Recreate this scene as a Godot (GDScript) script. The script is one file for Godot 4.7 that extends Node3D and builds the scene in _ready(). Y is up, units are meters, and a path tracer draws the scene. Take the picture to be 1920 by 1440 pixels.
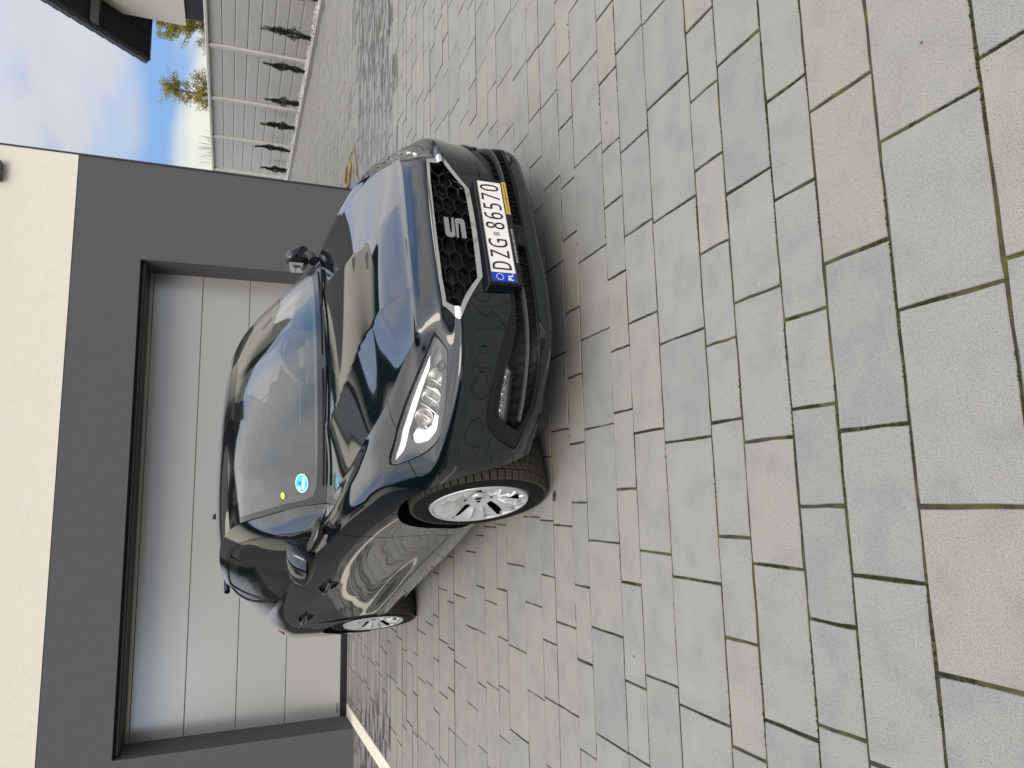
extends Node3D

# ---------------------------------------------------------------- helpers
var names := {}
var rng := RandomNumberGenerator.new()
var M := {}

func numbered(called: String, parent: Node) -> String:
	var key := str(parent.get_instance_id()) + "/" + called
	var n: int = names.get(key, 0)
	names[key] = n + 1
	return called if n == 0 else "%s_%03d" % [called, n]

func tag(o: Node, label: String, category: String, group := "") -> void:
	o.set_meta("label", label)
	o.set_meta("category", category)
	if group != "":
		o.set_meta("group", group)

func thing(called: String, label: String, category: String, at := Vector3.ZERO, turn := 0.0, group := "") -> Node3D:
	var o := Node3D.new()
	o.name = numbered(called, self)
	add_child(o, true)
	o.position = at
	o.rotation.y = turn
	tag(o, label, category, group)
	return o

func put(called: String, mesh: Mesh, material: Material, parent: Node = null) -> MeshInstance3D:
	var p: Node = parent if parent else self
	var o := MeshInstance3D.new()
	o.name = numbered(called, p)
	o.mesh = mesh
	if material:
		o.material_override = material
	p.add_child(o, true)
	return o

func struct(called: String, mesh: Mesh, material: Material) -> MeshInstance3D:
	var o := put(called, mesh, material)
	o.set_meta("kind", "structure")
	return o

func lin(r: float, g: float, b: float) -> Color:
	return Color(r, g, b).linear_to_srgb()

func mat(r: float, g: float, b: float, rough := 0.6, metal := 0.0, spec := 0.5) -> StandardMaterial3D:
	var m := StandardMaterial3D.new()
	m.albedo_color = lin(r, g, b)
	m.roughness = rough
	m.metallic = metal
	m.metallic_specular = spec
	return m

func noise_tex(sd: int, freq: float, ramp: Array, size := 512, kind := FastNoiseLite.TYPE_SIMPLEX_SMOOTH, octaves := 4, normal := false, bump := 4.0) -> NoiseTexture2D:
	var n := FastNoiseLite.new()
	n.seed = sd
	n.noise_type = kind
	n.frequency = freq
	n.fractal_octaves = octaves
	var t := NoiseTexture2D.new()
	t.width = size
	t.height = size
	t.seamless = true
	t.noise = n
	if normal:
		t.as_normal_map = true
		t.bump_strength = bump
	if ramp.size() > 0:
		var g := Gradient.new()
		var offs := PackedFloat32Array()
		var cols := PackedColorArray()
		for e in ramp:
			offs.append(e[0])
			cols.append(lin(e[1], e[2], e[3]))
		g.offsets = offs
		g.colors = cols
		t.color_ramp = g
	return t

func tri_world(m: StandardMaterial3D, sx: float, sy := -1.0, sz := -1.0) -> StandardMaterial3D:
	m.uv1_triplanar = true
	m.uv1_world_triplanar = true
	m.uv1_scale = Vector3(sx, sx if sy < 0.0 else sy, sx if sz < 0.0 else sz)
	return m

func begin() -> SurfaceTool:
	var st := SurfaceTool.new()
	st.begin(Mesh.PRIMITIVE_TRIANGLES)
	return st

# a quad a-b-c-d seen counter-clockwise from outside (stored clockwise), flat
func quad(st: SurfaceTool, a: Vector3, b: Vector3, c: Vector3, d: Vector3) -> void:
	var n := (b - a).cross(c - a)
	if n.length_squared() < 1e-16:
		n = (c - a).cross(d - a)
	n = n.normalized()
	for p in [a, c, b, a, d, c]:
		st.set_normal(n)
		st.add_vertex(p)

func tri(st: SurfaceTool, a: Vector3, b: Vector3, c: Vector3) -> void:
	var n := (b - a).cross(c - a).normalized()
	for p in [a, c, b]:
		st.set_normal(n)
		st.add_vertex(p)

# box from min to max, with chamfered edges when c > 0, placed by a transform
func box(st: SurfaceTool, lo: Vector3, hi: Vector3, c := 0.0, tr := Transform3D()) -> void:
	if c <= 0.0:
		var p := []
		for i in 8:
			p.append(tr * Vector3(hi.x if i & 1 else lo.x, hi.y if i & 2 else lo.y, hi.z if i & 4 else lo.z))
		quad(st, p[4], p[5], p[7], p[6])
		quad(st, p[1], p[0], p[2], p[3])
		quad(st, p[5], p[1], p[3], p[7])
		quad(st, p[0], p[4], p[6], p[2])
		quad(st, p[6], p[7], p[3], p[2])
		quad(st, p[0], p[1], p[5], p[4])
		return
	# per corner three points
	var q := {}
	for i in 8:
		var k := Vector3(hi.x if i & 1 else lo.x, hi.y if i & 2 else lo.y, hi.z if i & 4 else lo.z)
		var s := Vector3(-1.0 if i & 1 else 1.0, -1.0 if i & 2 else 1.0, -1.0 if i & 4 else 1.0) * c
		q[i * 3] = tr * (k + Vector3(0, s.y, s.z))
		q[i * 3 + 1] = tr * (k + Vector3(s.x, 0, s.z))
		q[i * 3 + 2] = tr * (k + Vector3(s.x, s.y, 0))
	var mid := tr * ((lo + hi) * 0.5)
	var faces := [[[1, 3, 7, 5], 0], [[0, 4, 6, 2], 0], [[2, 6, 7, 3], 1], [[0, 1, 5, 4], 1], [[4, 5, 7, 6], 2], [[0, 2, 3, 1], 2]]
	for f in faces:
		var ids: Array = f[0]
		_q4(st, [q[ids[0] * 3 + f[1]], q[ids[1] * 3 + f[1]], q[ids[2] * 3 + f[1]], q[ids[3] * 3 + f[1]]], mid)
	for i in 8:
		for ax in 3:
			var j: int = i ^ (1 << ax)
			if j > i:
				var o1 := (ax + 1) % 3
				var o2 := (ax + 2) % 3
				_q4(st, [q[i * 3 + o1], q[j * 3 + o1], q[j * 3 + o2], q[i * 3 + o2]], mid)
		var t := [q[i * 3], q[i * 3 + 1], q[i * 3 + 2]]
		var a: Vector3 = t[0]
		if ((t[1] - a) as Vector3).cross(t[2] - a).dot(a - mid) < 0.0:
			tri(st, t[0], t[2], t[1])
		else:
			tri(st, t[0], t[1], t[2])

func _q4(st: SurfaceTool, p: Array, mid: Vector3) -> void:
	var a: Vector3 = p[0]
	var n := ((p[1] - a) as Vector3).cross(p[2] - a)
	if n.dot((a + p[2]) * 0.5 - mid) < 0.0:
		quad(st, p[0], p[3], p[2], p[1])
	else:
		quad(st, p[0], p[1], p[2], p[3])

func box_mesh(lo: Vector3, hi: Vector3, c := 0.0) -> ArrayMesh:
	var st := begin()
	box(st, lo, hi, c)
	return st.commit()

# extrude a polygon (x,y) from z0 to z1 with a transform
func prism(st: SurfaceTool, poly: PackedVector2Array, z0: float, z1: float, tr := Transform3D()) -> void:
	var p := poly
	if Geometry2D.is_polygon_clockwise(p):
		p = p.duplicate()
		p.reverse()
	var idx := Geometry2D.triangulate_polygon(p)
	for i in range(0, idx.size(), 3):
		var a := p[idx[i]]
		var b := p[idx[i + 1]]
		var c := p[idx[i + 2]]
		if (b - a).cross(c - a) < 0.0:
			var t := b
			b = c
			c = t
		tri(st, tr * Vector3(a.x, a.y, z1), tr * Vector3(b.x, b.y, z1), tr * Vector3(c.x, c.y, z1))
		tri(st, tr * Vector3(a.x, a.y, z0), tr * Vector3(c.x, c.y, z0), tr * Vector3(b.x, b.y, z0))
	for i in p.size():
		var a2 := p[i]
		var b2 := p[(i + 1) % p.size()]
		quad(st, tr * Vector3(a2.x, a2.y, z0), tr * Vector3(b2.x, b2.y, z0), tr * Vector3(b2.x, b2.y, z1), tr * Vector3(a2.x, a2.y, z1))

# smooth tube along points
func tube(st: SurfaceTool, pts: Array, r, sides := 8, closed := false) -> void:
	var n := pts.size()
	var rings := []
	var up := Vector3(0.13, 0.97, 0.21)
	for i in n:
		var a: Vector3 = pts[(i - 1 + n) % n] if closed else pts[maxi(i - 1, 0)]
		var b: Vector3 = pts[(i + 1) % n] if closed else pts[mini(i + 1, n - 1)]
		var t := (b - a).normalized()
		if absf(t.dot(up)) > 0.98:
			up = Vector3(1, 0.1, 0)
		var x := up.cross(t).normalized()
		var y := t.cross(x)
		up = y
		var rr: float = r[i] if r is Array else r
		var ring := []
		for k in sides:
			var an := TAU * k / sides
			var d := x * cos(an) + y * sin(an)
			ring.append([pts[i] + d * rr, d])
		rings.append(ring)
	for i in (n if closed else n - 1):
		var r0: Array = rings[i]
		var r1: Array = rings[(i + 1) % n]
		for k in sides:
			var l := (k + 1) % sides
			for v in [r0[k], r1[l], r0[l], r0[k], r1[k], r1[l]]:
				st.set_normal(v[1])
				st.add_vertex(v[0])
	if not closed:
		for e in [0, n - 1]:
			for k in range(1, sides - 1):
				var q: Array = rings[e]
				if e == 0:
					tri(st, q[0][0], q[k + 1][0], q[k][0])
				else:
					tri(st, q[0][0], q[k][0], q[k + 1][0])

# lathe a profile [(radius, along)] round the x axis; smooth unless hard
func lathe(st: SurfaceTool, prof: Array, seg := 48, tr := Transform3D(), hard := 0.6) -> void:
	var n := prof.size()
	for i in n - 1:
		var a: Vector2 = prof[i]
		var b: Vector2 = prof[i + 1]
		var e := (b - a).normalized()
		var nf := Vector2(e.y, -e.x)
		var na := nf
		var nb := nf
		if i > 0:
			var ep := (a - (prof[i - 1] as Vector2)).normalized()
			var np := Vector2(ep.y, -ep.x)
			if np.dot(nf) > hard:
				na = (np + nf).normalized()
		if i < n - 2:
			var en := ((prof[i + 2] as Vector2) - b).normalized()
			var nn := Vector2(en.y, -en.x)
			if nn.dot(nf) > hard:
				nb = (nn + nf).normalized()
		for k in seg:
			var t0 := TAU * k / seg
			var t1 := TAU * (k + 1) / seg
			var q := [[a, na, t0], [b, nb, t0], [b, nb, t1], [a, na, t1]]
			var vs := []
			for w in q:
				var p: Vector2 = w[0]
				var m: Vector2 = w[1]
				var c := cos(w[2])
				var s := sin(w[2])
				vs.append([tr * Vector3(p.y, p.x * c, p.x * s), (tr.basis * Vector3(m.y, m.x * c, m.x * s)).normalized()])
			var g := ((vs[1][0] - vs[0][0]) as Vector3).cross(vs[2][0] - vs[0][0])
			if g.length_squared() < 1e-18:
				g = ((vs[2][0] - vs[0][0]) as Vector3).cross(vs[3][0] - vs[0][0])
			var ord := [0, 2, 1, 0, 3, 2] if g.dot(vs[0][1] + vs[2][1]) > 0.0 else [0, 1, 2, 0, 2, 3]
			for o in ord:
				st.set_normal(vs[o][1])
				st.add_vertex(vs[o][0])

# ---------------------------------------------------------------- spline patches
# a patch: stations s (along) x rows v (0, 1, 2 ...) of points, cubic in both
class Patch:
	var S := PackedFloat32Array()
	var P := []
	var T := []
	var rows := 0
	func setup(stations: PackedFloat32Array, pts: Array) -> void:
		S = stations
		P = pts
		rows = pts[0].size()
		var n := S.size()
		for i in n:
			var m := PackedVector3Array()
			m.resize(rows)
			for r in rows:
				if i == 0:
					m[r] = (P[1][r] - P[0][r]) / (S[1] - S[0])
				elif i == n - 1:
					m[r] = (P[n - 1][r] - P[n - 2][r]) / (S[n - 1] - S[n - 2])
				else:
					var h0 := S[i] - S[i - 1]
					var h1 := S[i + 1] - S[i]
					m[r] = ((P[i + 1][r] - P[i][r]) / h1 * h0 + (P[i][r] - P[i - 1][r]) / h0 * h1) / (h0 + h1)
			T.append(m)
	var _s := INF
	var _c := PackedVector3Array()
	func col(s: float) -> PackedVector3Array:
		if s == _s:
			return _c
		var i := clampi(S.bsearch(s) - 1, 0, S.size() - 2)
		var h := S[i + 1] - S[i]
		var t := (s - S[i]) / h
		var t2 := t * t
		var t3 := t2 * t
		var a := 2.0 * t3 - 3.0 * t2 + 1.0
		var b := (t3 - 2.0 * t2 + t) * h
		var c := 3.0 * t2 - 2.0 * t3
		var d := (t3 - t2) * h
		var o := PackedVector3Array()
		o.resize(rows)
		for r in rows:
			o[r] = P[i][r] * a + T[i][r] * b + P[i + 1][r] * c + T[i + 1][r] * d
		_s = s
		_c = o
		return o
	func at(s: float, v: float) -> Vector3:
		var c := col(s)
		var i := clampi(int(floor(v)), 0, rows - 2)
		var t := v - i
		var p0 := c[i]
		var p1 := c[i + 1]
		var m0 := p1 - p0 if i == 0 else (p1 - c[i - 1]) * 0.5
		var m1 := p1 - p0 if i == rows - 2 else (c[i + 2] - p0) * 0.5
		var t2 := t * t
		var t3 := t2 * t
		return p0 * (2.0 * t3 - 3.0 * t2 + 1.0) + m0 * (t3 - 2.0 * t2 + t) + p1 * (3.0 * t2 - 2.0 * t3) + m1 * (t3 - t2)

# a surface with outward normals on top of any (u, v) -> point function
func nrm(f: Callable, u: float, v: float, eu: float, ev: float, flip: float) -> Vector3:
	var a: Vector3 = f.call(u + eu, v)
	var b: Vector3 = f.call(u - eu, v)
	var c: Vector3 = f.call(u, v + ev)
	var d: Vector3 = f.call(u, v - ev)
	return (a - b).cross(c - d).normalized() * flip

# trimmed sheet: polygons of (u, v) with holes, lifted onto the surface, moved out by off; edge > 0 turns the rim inwards
# tri soup into out = [points, normals]
func sheet(out: Array, f: Callable, poly: PackedVector2Array, holes: Array, du: float, dv: float, flip: float, off := 0.0, edge := 0.0, eu := 0.004, ev := 0.02) -> void:
	var lo := Vector2(INF, INF)
	var hi := -lo
	for p in poly:
		lo = lo.min(p)
		hi = hi.max(p)
	var nu := int(ceil((hi.x - lo.x) / du))
	var nv := int(ceil((hi.y - lo.y) / dv))
	var su := (hi.x - lo.x) / nu
	var sv := (hi.y - lo.y) / nv
	var boxes := []
	for h in holes:
		var a := Vector2(INF, INF)
		var b := -a
		for p in h:
			a = a.min(p)
			b = b.max(p)
		boxes.append(Rect2(a, b - a))
	var cache := {}
	for i in nu:
		for j in nv:
			var c0 := lo + Vector2(su * i, sv * j)
			var cell := PackedVector2Array([c0, c0 + Vector2(su, 0), c0 + Vector2(su, sv), c0 + Vector2(0, sv)])
			var pieces: Array = Geometry2D.intersect_polygons(poly, cell)
			var rc := Rect2(c0, Vector2(su, sv))
			for k in holes.size():
				if (boxes[k] as Rect2).grow(0.001).intersects(rc):
					var next := []
					for pc in pieces:
						for q in Geometry2D.clip_polygons(pc, holes[k]):
							if not Geometry2D.is_polygon_clockwise(q):
								next.append(q)
					pieces = next
			for pc in pieces:
				var idx := Geometry2D.triangulate_polygon(pc)
				for t in range(0, idx.size(), 3):
					var v3 := []
					for e in 3:
						var w: Vector2 = pc[idx[t + e]]
						if not cache.has(w):
							var n := nrm(f, w.x, w.y, eu, ev, flip)
							cache[w] = [(f.call(w.x, w.y) as Vector3) + n * off, n]
						v3.append(cache[w])
					add_tri(out, v3[0], v3[1], v3[2])
	if edge != 0.0:
		var rims := [poly]
		rims.append_array(holes)
		for k in rims.size():
			rim(out, f, rims[k], minf(du, 0.05), flip, off, edge, k > 0, eu, ev, poly if k > 0 else PackedVector2Array(), holes if k == 0 else [])

func add_tri(out: Array, a: Array, b: Array, c: Array) -> void:
	var g: Vector3 = (b[0] - a[0]).cross(c[0] - a[0])
	var ps: PackedVector3Array = out[0]
	var ns: PackedVector3Array = out[1]
	var o := [a, c, b] if g.dot(a[1] + b[1] + c[1]) > 0.0 else [a, b, c]
	for e in o:
		ps.append(e[0])
		ns.append(e[1])
	out[0] = ps
	out[1] = ns

func rim(out: Array, f: Callable, ring_: PackedVector2Array, step: float, flip: float, off: float, edge: float, inner: bool, eu: float, ev: float, within: PackedVector2Array, skip: Array) -> void:
	var pts := []
	for i in ring_.size():
		var a := ring_[i]
		var b := ring_[(i + 1) % ring_.size()]
		var la: Vector3 = f.call(a.x, a.y)
		var n := maxi(1, int(ceil(la.distance_to(f.call(b.x, b.y)) / step)))
		for k in n:
			pts.append(a.lerp(b, float(k) / n))
	var v := []
	for p in pts:
		var n := nrm(f, p.x, p.y, eu, ev, flip)
		var q: Vector3 = (f.call(p.x, p.y) as Vector3) + n * off
		v.append([q, n])
	for i in v.size():
		var j := (i + 1) % v.size()
		if within.size() > 0 and not (Geometry2D.is_point_in_polygon(pts[i], within) and Geometry2D.is_point_in_polygon(pts[j], within)):
			continue
		var out_of := false
		for hh in skip:
			if Geometry2D.is_point_in_polygon(pts[i], hh) or Geometry2D.is_point_in_polygon(pts[j], hh):
				out_of = true
		if out_of:
			continue
		var a2: Vector3 = v[i][0]
		var b2: Vector3 = v[j][0]
		var side := (b2 - a2).cross(v[i][1] as Vector3).normalized()
		var a3 := a2 - (v[i][1] as Vector3) * edge
		var b3 := b2 - (v[j][1] as Vector3) * edge
		add_tri(out, [a2, side], [b2, side], [b3, side])
		add_tri(out, [a2, side], [b3, side], [a3, side])

func soup() -> Array:
	return [PackedVector3Array(), PackedVector3Array()]

func mirrored(s: Array) -> Array:
	var ps: PackedVector3Array = s[0]
	var ns: PackedVector3Array = s[1]
	var p := PackedVector3Array()
	var n := PackedVector3Array()
	p.resize(ps.size())
	n.resize(ps.size())
	var x := Vector3(-1, 1, 1)
	for i in range(0, ps.size(), 3):
		p[i] = ps[i] * x
		p[i + 1] = ps[i + 2] * x
		p[i + 2] = ps[i + 1] * x
		n[i] = ns[i] * x
		n[i + 1] = ns[i + 2] * x
		n[i + 2] = ns[i + 1] * x
	return [p, n]

func merge(a: Array, b: Array) -> Array:
	var p: PackedVector3Array = a[0].duplicate()
	var n: PackedVector3Array = a[1].duplicate()
	p.append_array(b[0])
	n.append_array(b[1])
	return [p, n]

func soup_mesh(s: Array) -> ArrayMesh:
	var arr := []
	arr.resize(Mesh.ARRAY_MAX)
	arr[Mesh.ARRAY_VERTEX] = s[0]
	arr[Mesh.ARRAY_NORMAL] = s[1]
	var m := ArrayMesh.new()
	m.add_surface_from_arrays(Mesh.PRIMITIVE_TRIANGLES, arr)
	return m

func poly2(a: Array) -> PackedVector2Array:
	var p := PackedVector2Array()
	for e in a:
		p.append(Vector2(e[0], e[1]))
	if Geometry2D.is_polygon_clockwise(p):
		p.reverse()
	return p

# round a polygon's corners a little: Chaikin cuts, n times
func soften(p: PackedVector2Array, n := 1, k := 0.2) -> PackedVector2Array:
	for i in n:
		var q := PackedVector2Array()
		for j in p.size():
			var a := p[j]
			var b := p[(j + 1) % p.size()]
			q.append(a.lerp(b, k))
			q.append(a.lerp(b, 1.0 - k))
		p = q
	return p

func text_mesh(s: String, size: float, depth := 0.001, bold := false) -> TextMesh:
	var t := TextMesh.new()
	var f := SystemFont.new()
	f.font_names = PackedStringArray(["Droid Sans"])
	if bold:
		f.font_weight = 700
	t.font = f
	t.text = s
	t.font_size = 64
	t.pixel_size = size / 64.0
	t.depth = depth
	t.curve_step = 1.0
	return t

# ---------------------------------------------------------------- camera, sky, sun
func build_sky() -> Image:
	var w := 1024
	var h := 512
	var img := Image.create(w, h, false, Image.FORMAT_RGBAF)
	var n1 := FastNoiseLite.new()
	n1.seed = 11
	n1.frequency = 0.55
	n1.fractal_octaves = 5
	var n2 := FastNoiseLite.new()
	n2.seed = 23
	n2.frequency = 1.3
	n2.fractal_octaves = 4
	for y in h:
		var el := (0.5 - (y + 0.5) / h) * PI
		var sy := sin(el)
		var cy := cos(el)
		var deg := rad_to_deg(el)
		for x in w:
			var az := (x + 0.5) / w * TAU
			var d := Vector3(sin(az) * cy, sy, -cos(az) * cy)
			var c: Color
			if deg < -1.0:
				c = Color(0.22, 0.21, 0.2)
			else:
				# clouds lie on a sheet: stretched bands low down
				var k := 1.0 / (maxf(sy, 0.0) + 0.16)
				var q := Vector3(d.x * k, 0.0, d.z * k)
				var a := n1.get_noise_3d(q.x, 3.0, q.z)
				var b := n2.get_noise_3d(q.x * 1.2, 7.0, q.z * 1.2)
				var v := 0.62 * a + 0.38 * b
				var blue := Color(0.22, 0.40, 0.72).lerp(Color(0.165, 0.275, 0.49), clampf(deg / 60.0, 0.0, 1.0))
				var big := n1.get_noise_3d(d.x * 5.0 + 9.0, d.y * 17.0, d.z * 5.0)
				var white := Color(0.56, 0.57, 0.63).lerp(Color(0.42, 0.52, 0.70), smoothstep(-0.12, 0.22, big) * (1.0 - 0.6 * smoothstep(15.0, 35.0, deg)))
				white = white.lerp(Color(0.60, 0.59, 0.575), 0.75 * smoothstep(15.0, 40.0, deg))
				var lit := Color(0.80, 0.785, 0.75)
				var cover := smoothstep(-0.2, 0.1, v + 0.05 + 0.06 * smoothstep(20.0, 50.0, deg))
				# a clear band low over the horizon
				var band := smoothstep(3.4, 4.8, deg + b * 2.0) * (1.0 - smoothstep(6.4, 7.8, deg + a * 1.6))
				cover = clampf(cover + 0.5 * smoothstep(6.5, 9.0, deg) * (1.0 - smoothstep(30.0, 50.0, deg)) - band * 0.95, 0.0, 1.0)
				var high := smoothstep(10.0, 40.0, deg)
				c = blue.lerp(white.lerp(lit, smoothstep(0.0, 0.5, v + 0.12 * b) * (0.15 + 0.85 * high)), cover) * (1.0 + 1.25 * high)
				# pale warm light under the cloud edge
				var low := 1.0 - smoothstep(1.5, 5.2, deg + b * 2.2)
				c = c.lerp(Color(0.86, 0.84, 0.66), low * 0.9)
				# thin cloud round the hidden sun is brighter
				var sunny := maxf(0.0, d.dot(SUN_DIR))
				c = c * (1.0 + 1.1 * pow(sunny, 4.0))
			c.a = 1.0
			img.set_pixel(x, y, c)
	return img

const SUN_DIR := Vector3(-0.2, 0.6, 0.775)

func build_view() -> void:
	var cam := Camera3D.new()
	cam.name = "camera"
	cam.fov = 56.07
	cam.near = 0.05
	cam.far = 900.0
	var b := Basis(Vector3.UP, -0.1556386) * Basis(Vector3.RIGHT, -0.369625569) * Basis(Vector3.BACK, 0.0376309664)
	# the phone was held upright, the picture is stored lying on its side
	cam.transform = Transform3D(Basis(-b.y, b.x, b.z), Vector3(0, 1.373, 0))
	add_child(cam)
	var env := Environment.new()
	env.background_mode = Environment.BG_SKY
	var sky := Sky.new()
	var sm := PanoramaSkyMaterial.new()
	sm.panorama = ImageTexture.create_from_image(build_sky())
	sky.sky_material = sm
	env.sky = sky
	env.tonemap_mode = Environment.TONE_MAPPER_LINEAR
	env.tonemap_exposure = 1.16
	env.sdfgi_enabled = true
	env.ssao_enabled = true
	env.ssil_enabled = true
	var we := WorldEnvironment.new()
	we.name = "world_environment"
	we.environment = env
	add_child(we)
	var sun := DirectionalLight3D.new()
	sun.name = "sun"
	sun.light_energy = 0.30
	sun.light_angular_distance = 24.0
	sun.light_color = Color(1.0, 0.93, 0.82)
	sun.shadow_enabled = true
	add_child(sun)
	sun.look_at_from_position(SUN_DIR * 10.0, Vector3.ZERO)

# ---------------------------------------------------------------- materials of the place
func build_materials() -> void:
	M.black = mat(0.006, 0.006, 0.007, 0.5)
	M.trim = mat(0.012, 0.012, 0.013, 0.42)
	M.gloss_black = mat(0.006, 0.006, 0.008, 0.06)
	M.chrome = mat(0.85, 0.86, 0.87, 0.06, 1.0)
	M.satin = mat(0.62, 0.63, 0.64, 0.25, 1.0)
	M.moss = mat(0.034, 0.037, 0.011, 0.95)
	var grain := noise_tex(5, 0.12, [], 512, FastNoiseLite.TYPE_SIMPLEX, 3, true, 3.0)
	# render (stucco)
	for e in [["stucco_light", 0.71, 0.675, 0.58], ["stucco_dark", 0.085, 0.083, 0.086]]:
		var m := mat(e[1], e[2], e[3], 0.92)
		m.albedo_texture = noise_tex(31, 0.02, [[0.0, 0.95, 0.95, 0.95], [0.5, 1, 1, 1], [1.0, 0.96, 0.96, 0.96]], 512, FastNoiseLite.TYPE_SIMPLEX_SMOOTH, 5)
		tri_world(m, 0.7)
		m.normal_enabled = true
		m.normal_texture = grain
		m.normal_scale = 0.16
		M[e[0]] = m

func _paver_mats() -> void:
	var bump := noise_tex(8, 0.22, [], 512, FastNoiseLite.TYPE_SIMPLEX, 3)
	var speck := noise_tex(77, 0.40, [[0.0, 0.30, 0.30, 0.30], [0.26, 0.66, 0.66, 0.66], [0.42, 0.90, 0.90, 0.90], [0.58, 1.0, 1.0, 1.0], [0.72, 1.2, 1.19, 1.17], [1.0, 2.2, 2.17, 2.12]], 1024, FastNoiseLite.TYPE_SIMPLEX, 2)
	var mott := noise_tex(19, 0.009, [[0.0, 0.88, 0.87, 0.86], [0.34, 0.95, 0.945, 0.935], [0.50, 0.985, 0.98, 0.965], [0.60, 1.03, 1.005, 0.955], [0.76, 1.09, 1.045, 0.955], [1.0, 1.15, 1.08, 0.96]], 1024, FastNoiseLite.TYPE_SIMPLEX, 7)
	var wetn := noise_tex(43, 0.013, [[0.0, 0.26, 0.26, 0.27], [0.44, 0.38, 0.38, 0.385], [0.52, 0.86, 0.86, 0.86], [1.0, 1.05, 1.03, 1.0]], 1024, FastNoiseLite.TYPE_SIMPLEX_SMOOTH, 6)
	var wetr := noise_tex(43, 0.013, [[0.0, 0.05, 0.05, 0.05], [0.44, 0.10, 0.10, 0.10], [0.52, 0.55, 0.55, 0.55], [1.0, 0.6, 0.6, 0.6]], 1024, FastNoiseLite.TYPE_SIMPLEX_SMOOTH, 6)
	M.pavers = []
	M.wet = []
	var tones := [[0.285, 0.28, 0.266], [0.275, 0.272, 0.262], [0.292, 0.284, 0.266], [0.304, 0.284, 0.256], [0.264, 0.262, 0.255], [0.287, 0.281, 0.266], [0.298, 0.279, 0.253]]
	for k in tones.size():
		var t: Array = tones[k]
		for wet in [false, true]:
			var m := mat(t[0], t[1], t[2], 0.86)
			tri_world(m, 0.55, 0.55, 0.55)
			m.uv1_offset = Vector3(0.173 * k, 0.37 * k, 0.291 * k)
			m.albedo_texture = wetn if wet else mott
			if wet:
				m.uv1_scale = Vector3(0.16, 0.5, 0.55)
				m.uv1_offset = Vector3(0.01 * k, 0, 0)
				m.roughness_texture = wetr
				m.roughness = 1.0
			else:
				m.heightmap_enabled = true
				m.heightmap_texture = bump
				m.heightmap_scale = 0.035
			m.detail_enabled = true
			m.detail_albedo = speck
			m.detail_blend_mode = BaseMaterial3D.BLEND_MODE_MUL
			m.detail_uv_layer = BaseMaterial3D.DETAIL_UV_2
			m.uv2_triplanar = true
			m.uv2_world_triplanar = true
			m.uv2_scale = Vector3(0.72, 0.72, 0.72)
			(M.wet if wet else M.pavers).append(m)

# ---------------------------------------------------------------- the paved drive
const ROWS := [
	# near edge z, far edge z, cross joints x (seen in the photograph)
	[-0.655, -0.897, [0.43, 0.85]],
	[-0.897, -1.142, [-0.38, -0.04, 0.39, 0.79]],
	[-1.142, -1.339, [-0.61, -0.2, 0.14, 0.56, 0.97]],
	[-1.339, -1.491, [-0.32, -0.04, 0.21, 0.45, 0.79, 1.08]],
	[-1.491, -1.689, [-0.61, -0.2, 0.14, 0.55, 0.89, 1.31]],
	[-1.689, -1.835, [-0.72, -0.42, -0.13, 0.21, 0.45, 0.75, 1.03, 1.27]],
	[-1.835, -2.092, [-0.67, -0.27, 0.17, 0.51, 0.95, 1.38]],
	[-2.092, -2.291, [-0.62, -0.2, 0.22, 0.63, 0.97, 1.31, 1.73]],
	[-2.291, -2.435, [-0.67, -0.32, 0.02, 0.31, 0.55, 0.84, 1.14, 1.38, 1.68, 1.97]],
	[-2.435, -2.687, [-0.92, -0.52, -0.18, 0.27, 0.65, 0.99, 1.43, 1.84]],
	[-2.687, -2.831, [-1.02, -0.67, -0.37, -0.03, 0.22, 0.51, 0.8, 1.14, 1.39, 1.68, 1.99]],
	[-2.831, -3.027, [-0.9, -0.55, -0.13, 0.29, 0.63, 1.05, 1.46, 1.89]]]

func paver_mesh(w: float, d: float, seed_: int) -> ArrayMesh:
	# one concrete paver: worn, slightly uneven top edge with a small chamfer; top at 0
	var r := RandomNumberGenerator.new()
	r.seed = seed_
	var st := begin()
	var sd := begin()
	var c := 0.0016
	var x := w * 0.5
	var z := d * 0.5
	var top := []
	var mid := []
	var bot := []
	var per := [Vector2(-x, -z), Vector2(-x * 0.72, -z), Vector2(-x * 0.3, -z), Vector2(x * 0.05, -z), Vector2(x * 0.35, -z), Vector2(x * 0.77, -z), Vector2(x, -z), Vector2(x, -z * 0.4), Vector2(x, z * 0.3), Vector2(x, z), Vector2(x * 0.66, z), Vector2(x * 0.3, z), Vector2(-x * 0.1, z), Vector2(-x * 0.45, z), Vector2(-x * 0.8, z), Vector2(-x, z), Vector2(-x, z * 0.35), Vector2(-x, -z * 0.3)]
	for p in per:
		var q: Vector2 = p + Vector2(r.randf_range(-1, 1), r.randf_range(-1, 1)) * 0.0019
		var ins := Vector2(-signf(p.x) * c if absf(absf(p.x) - x) < 1e-4 else 0.0, -signf(p.y) * c if absf(absf(p.y) - z) < 1e-4 else 0.0)
		top.append(Vector3(q.x + ins.x, 0.0, q.y + ins.y))
		mid.append(Vector3(q.x, -0.0025, q.y))
		bot.append(Vector3(q.x, -0.03, q.y))
	var n := per.size()
	for i in range(1, n - 1):
		tri(st, top[0], top[i + 1], top[i])
	for i in n:
		var j := (i + 1) % n
		quad(st, top[i], top[j], mid[j], mid[i])
		quad(sd, mid[i], mid[j], bot[j], bot[i])
	var m: ArrayMesh = st.commit()
	sd.commit(m)
	return m

var rest_sides: SurfaceTool

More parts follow.
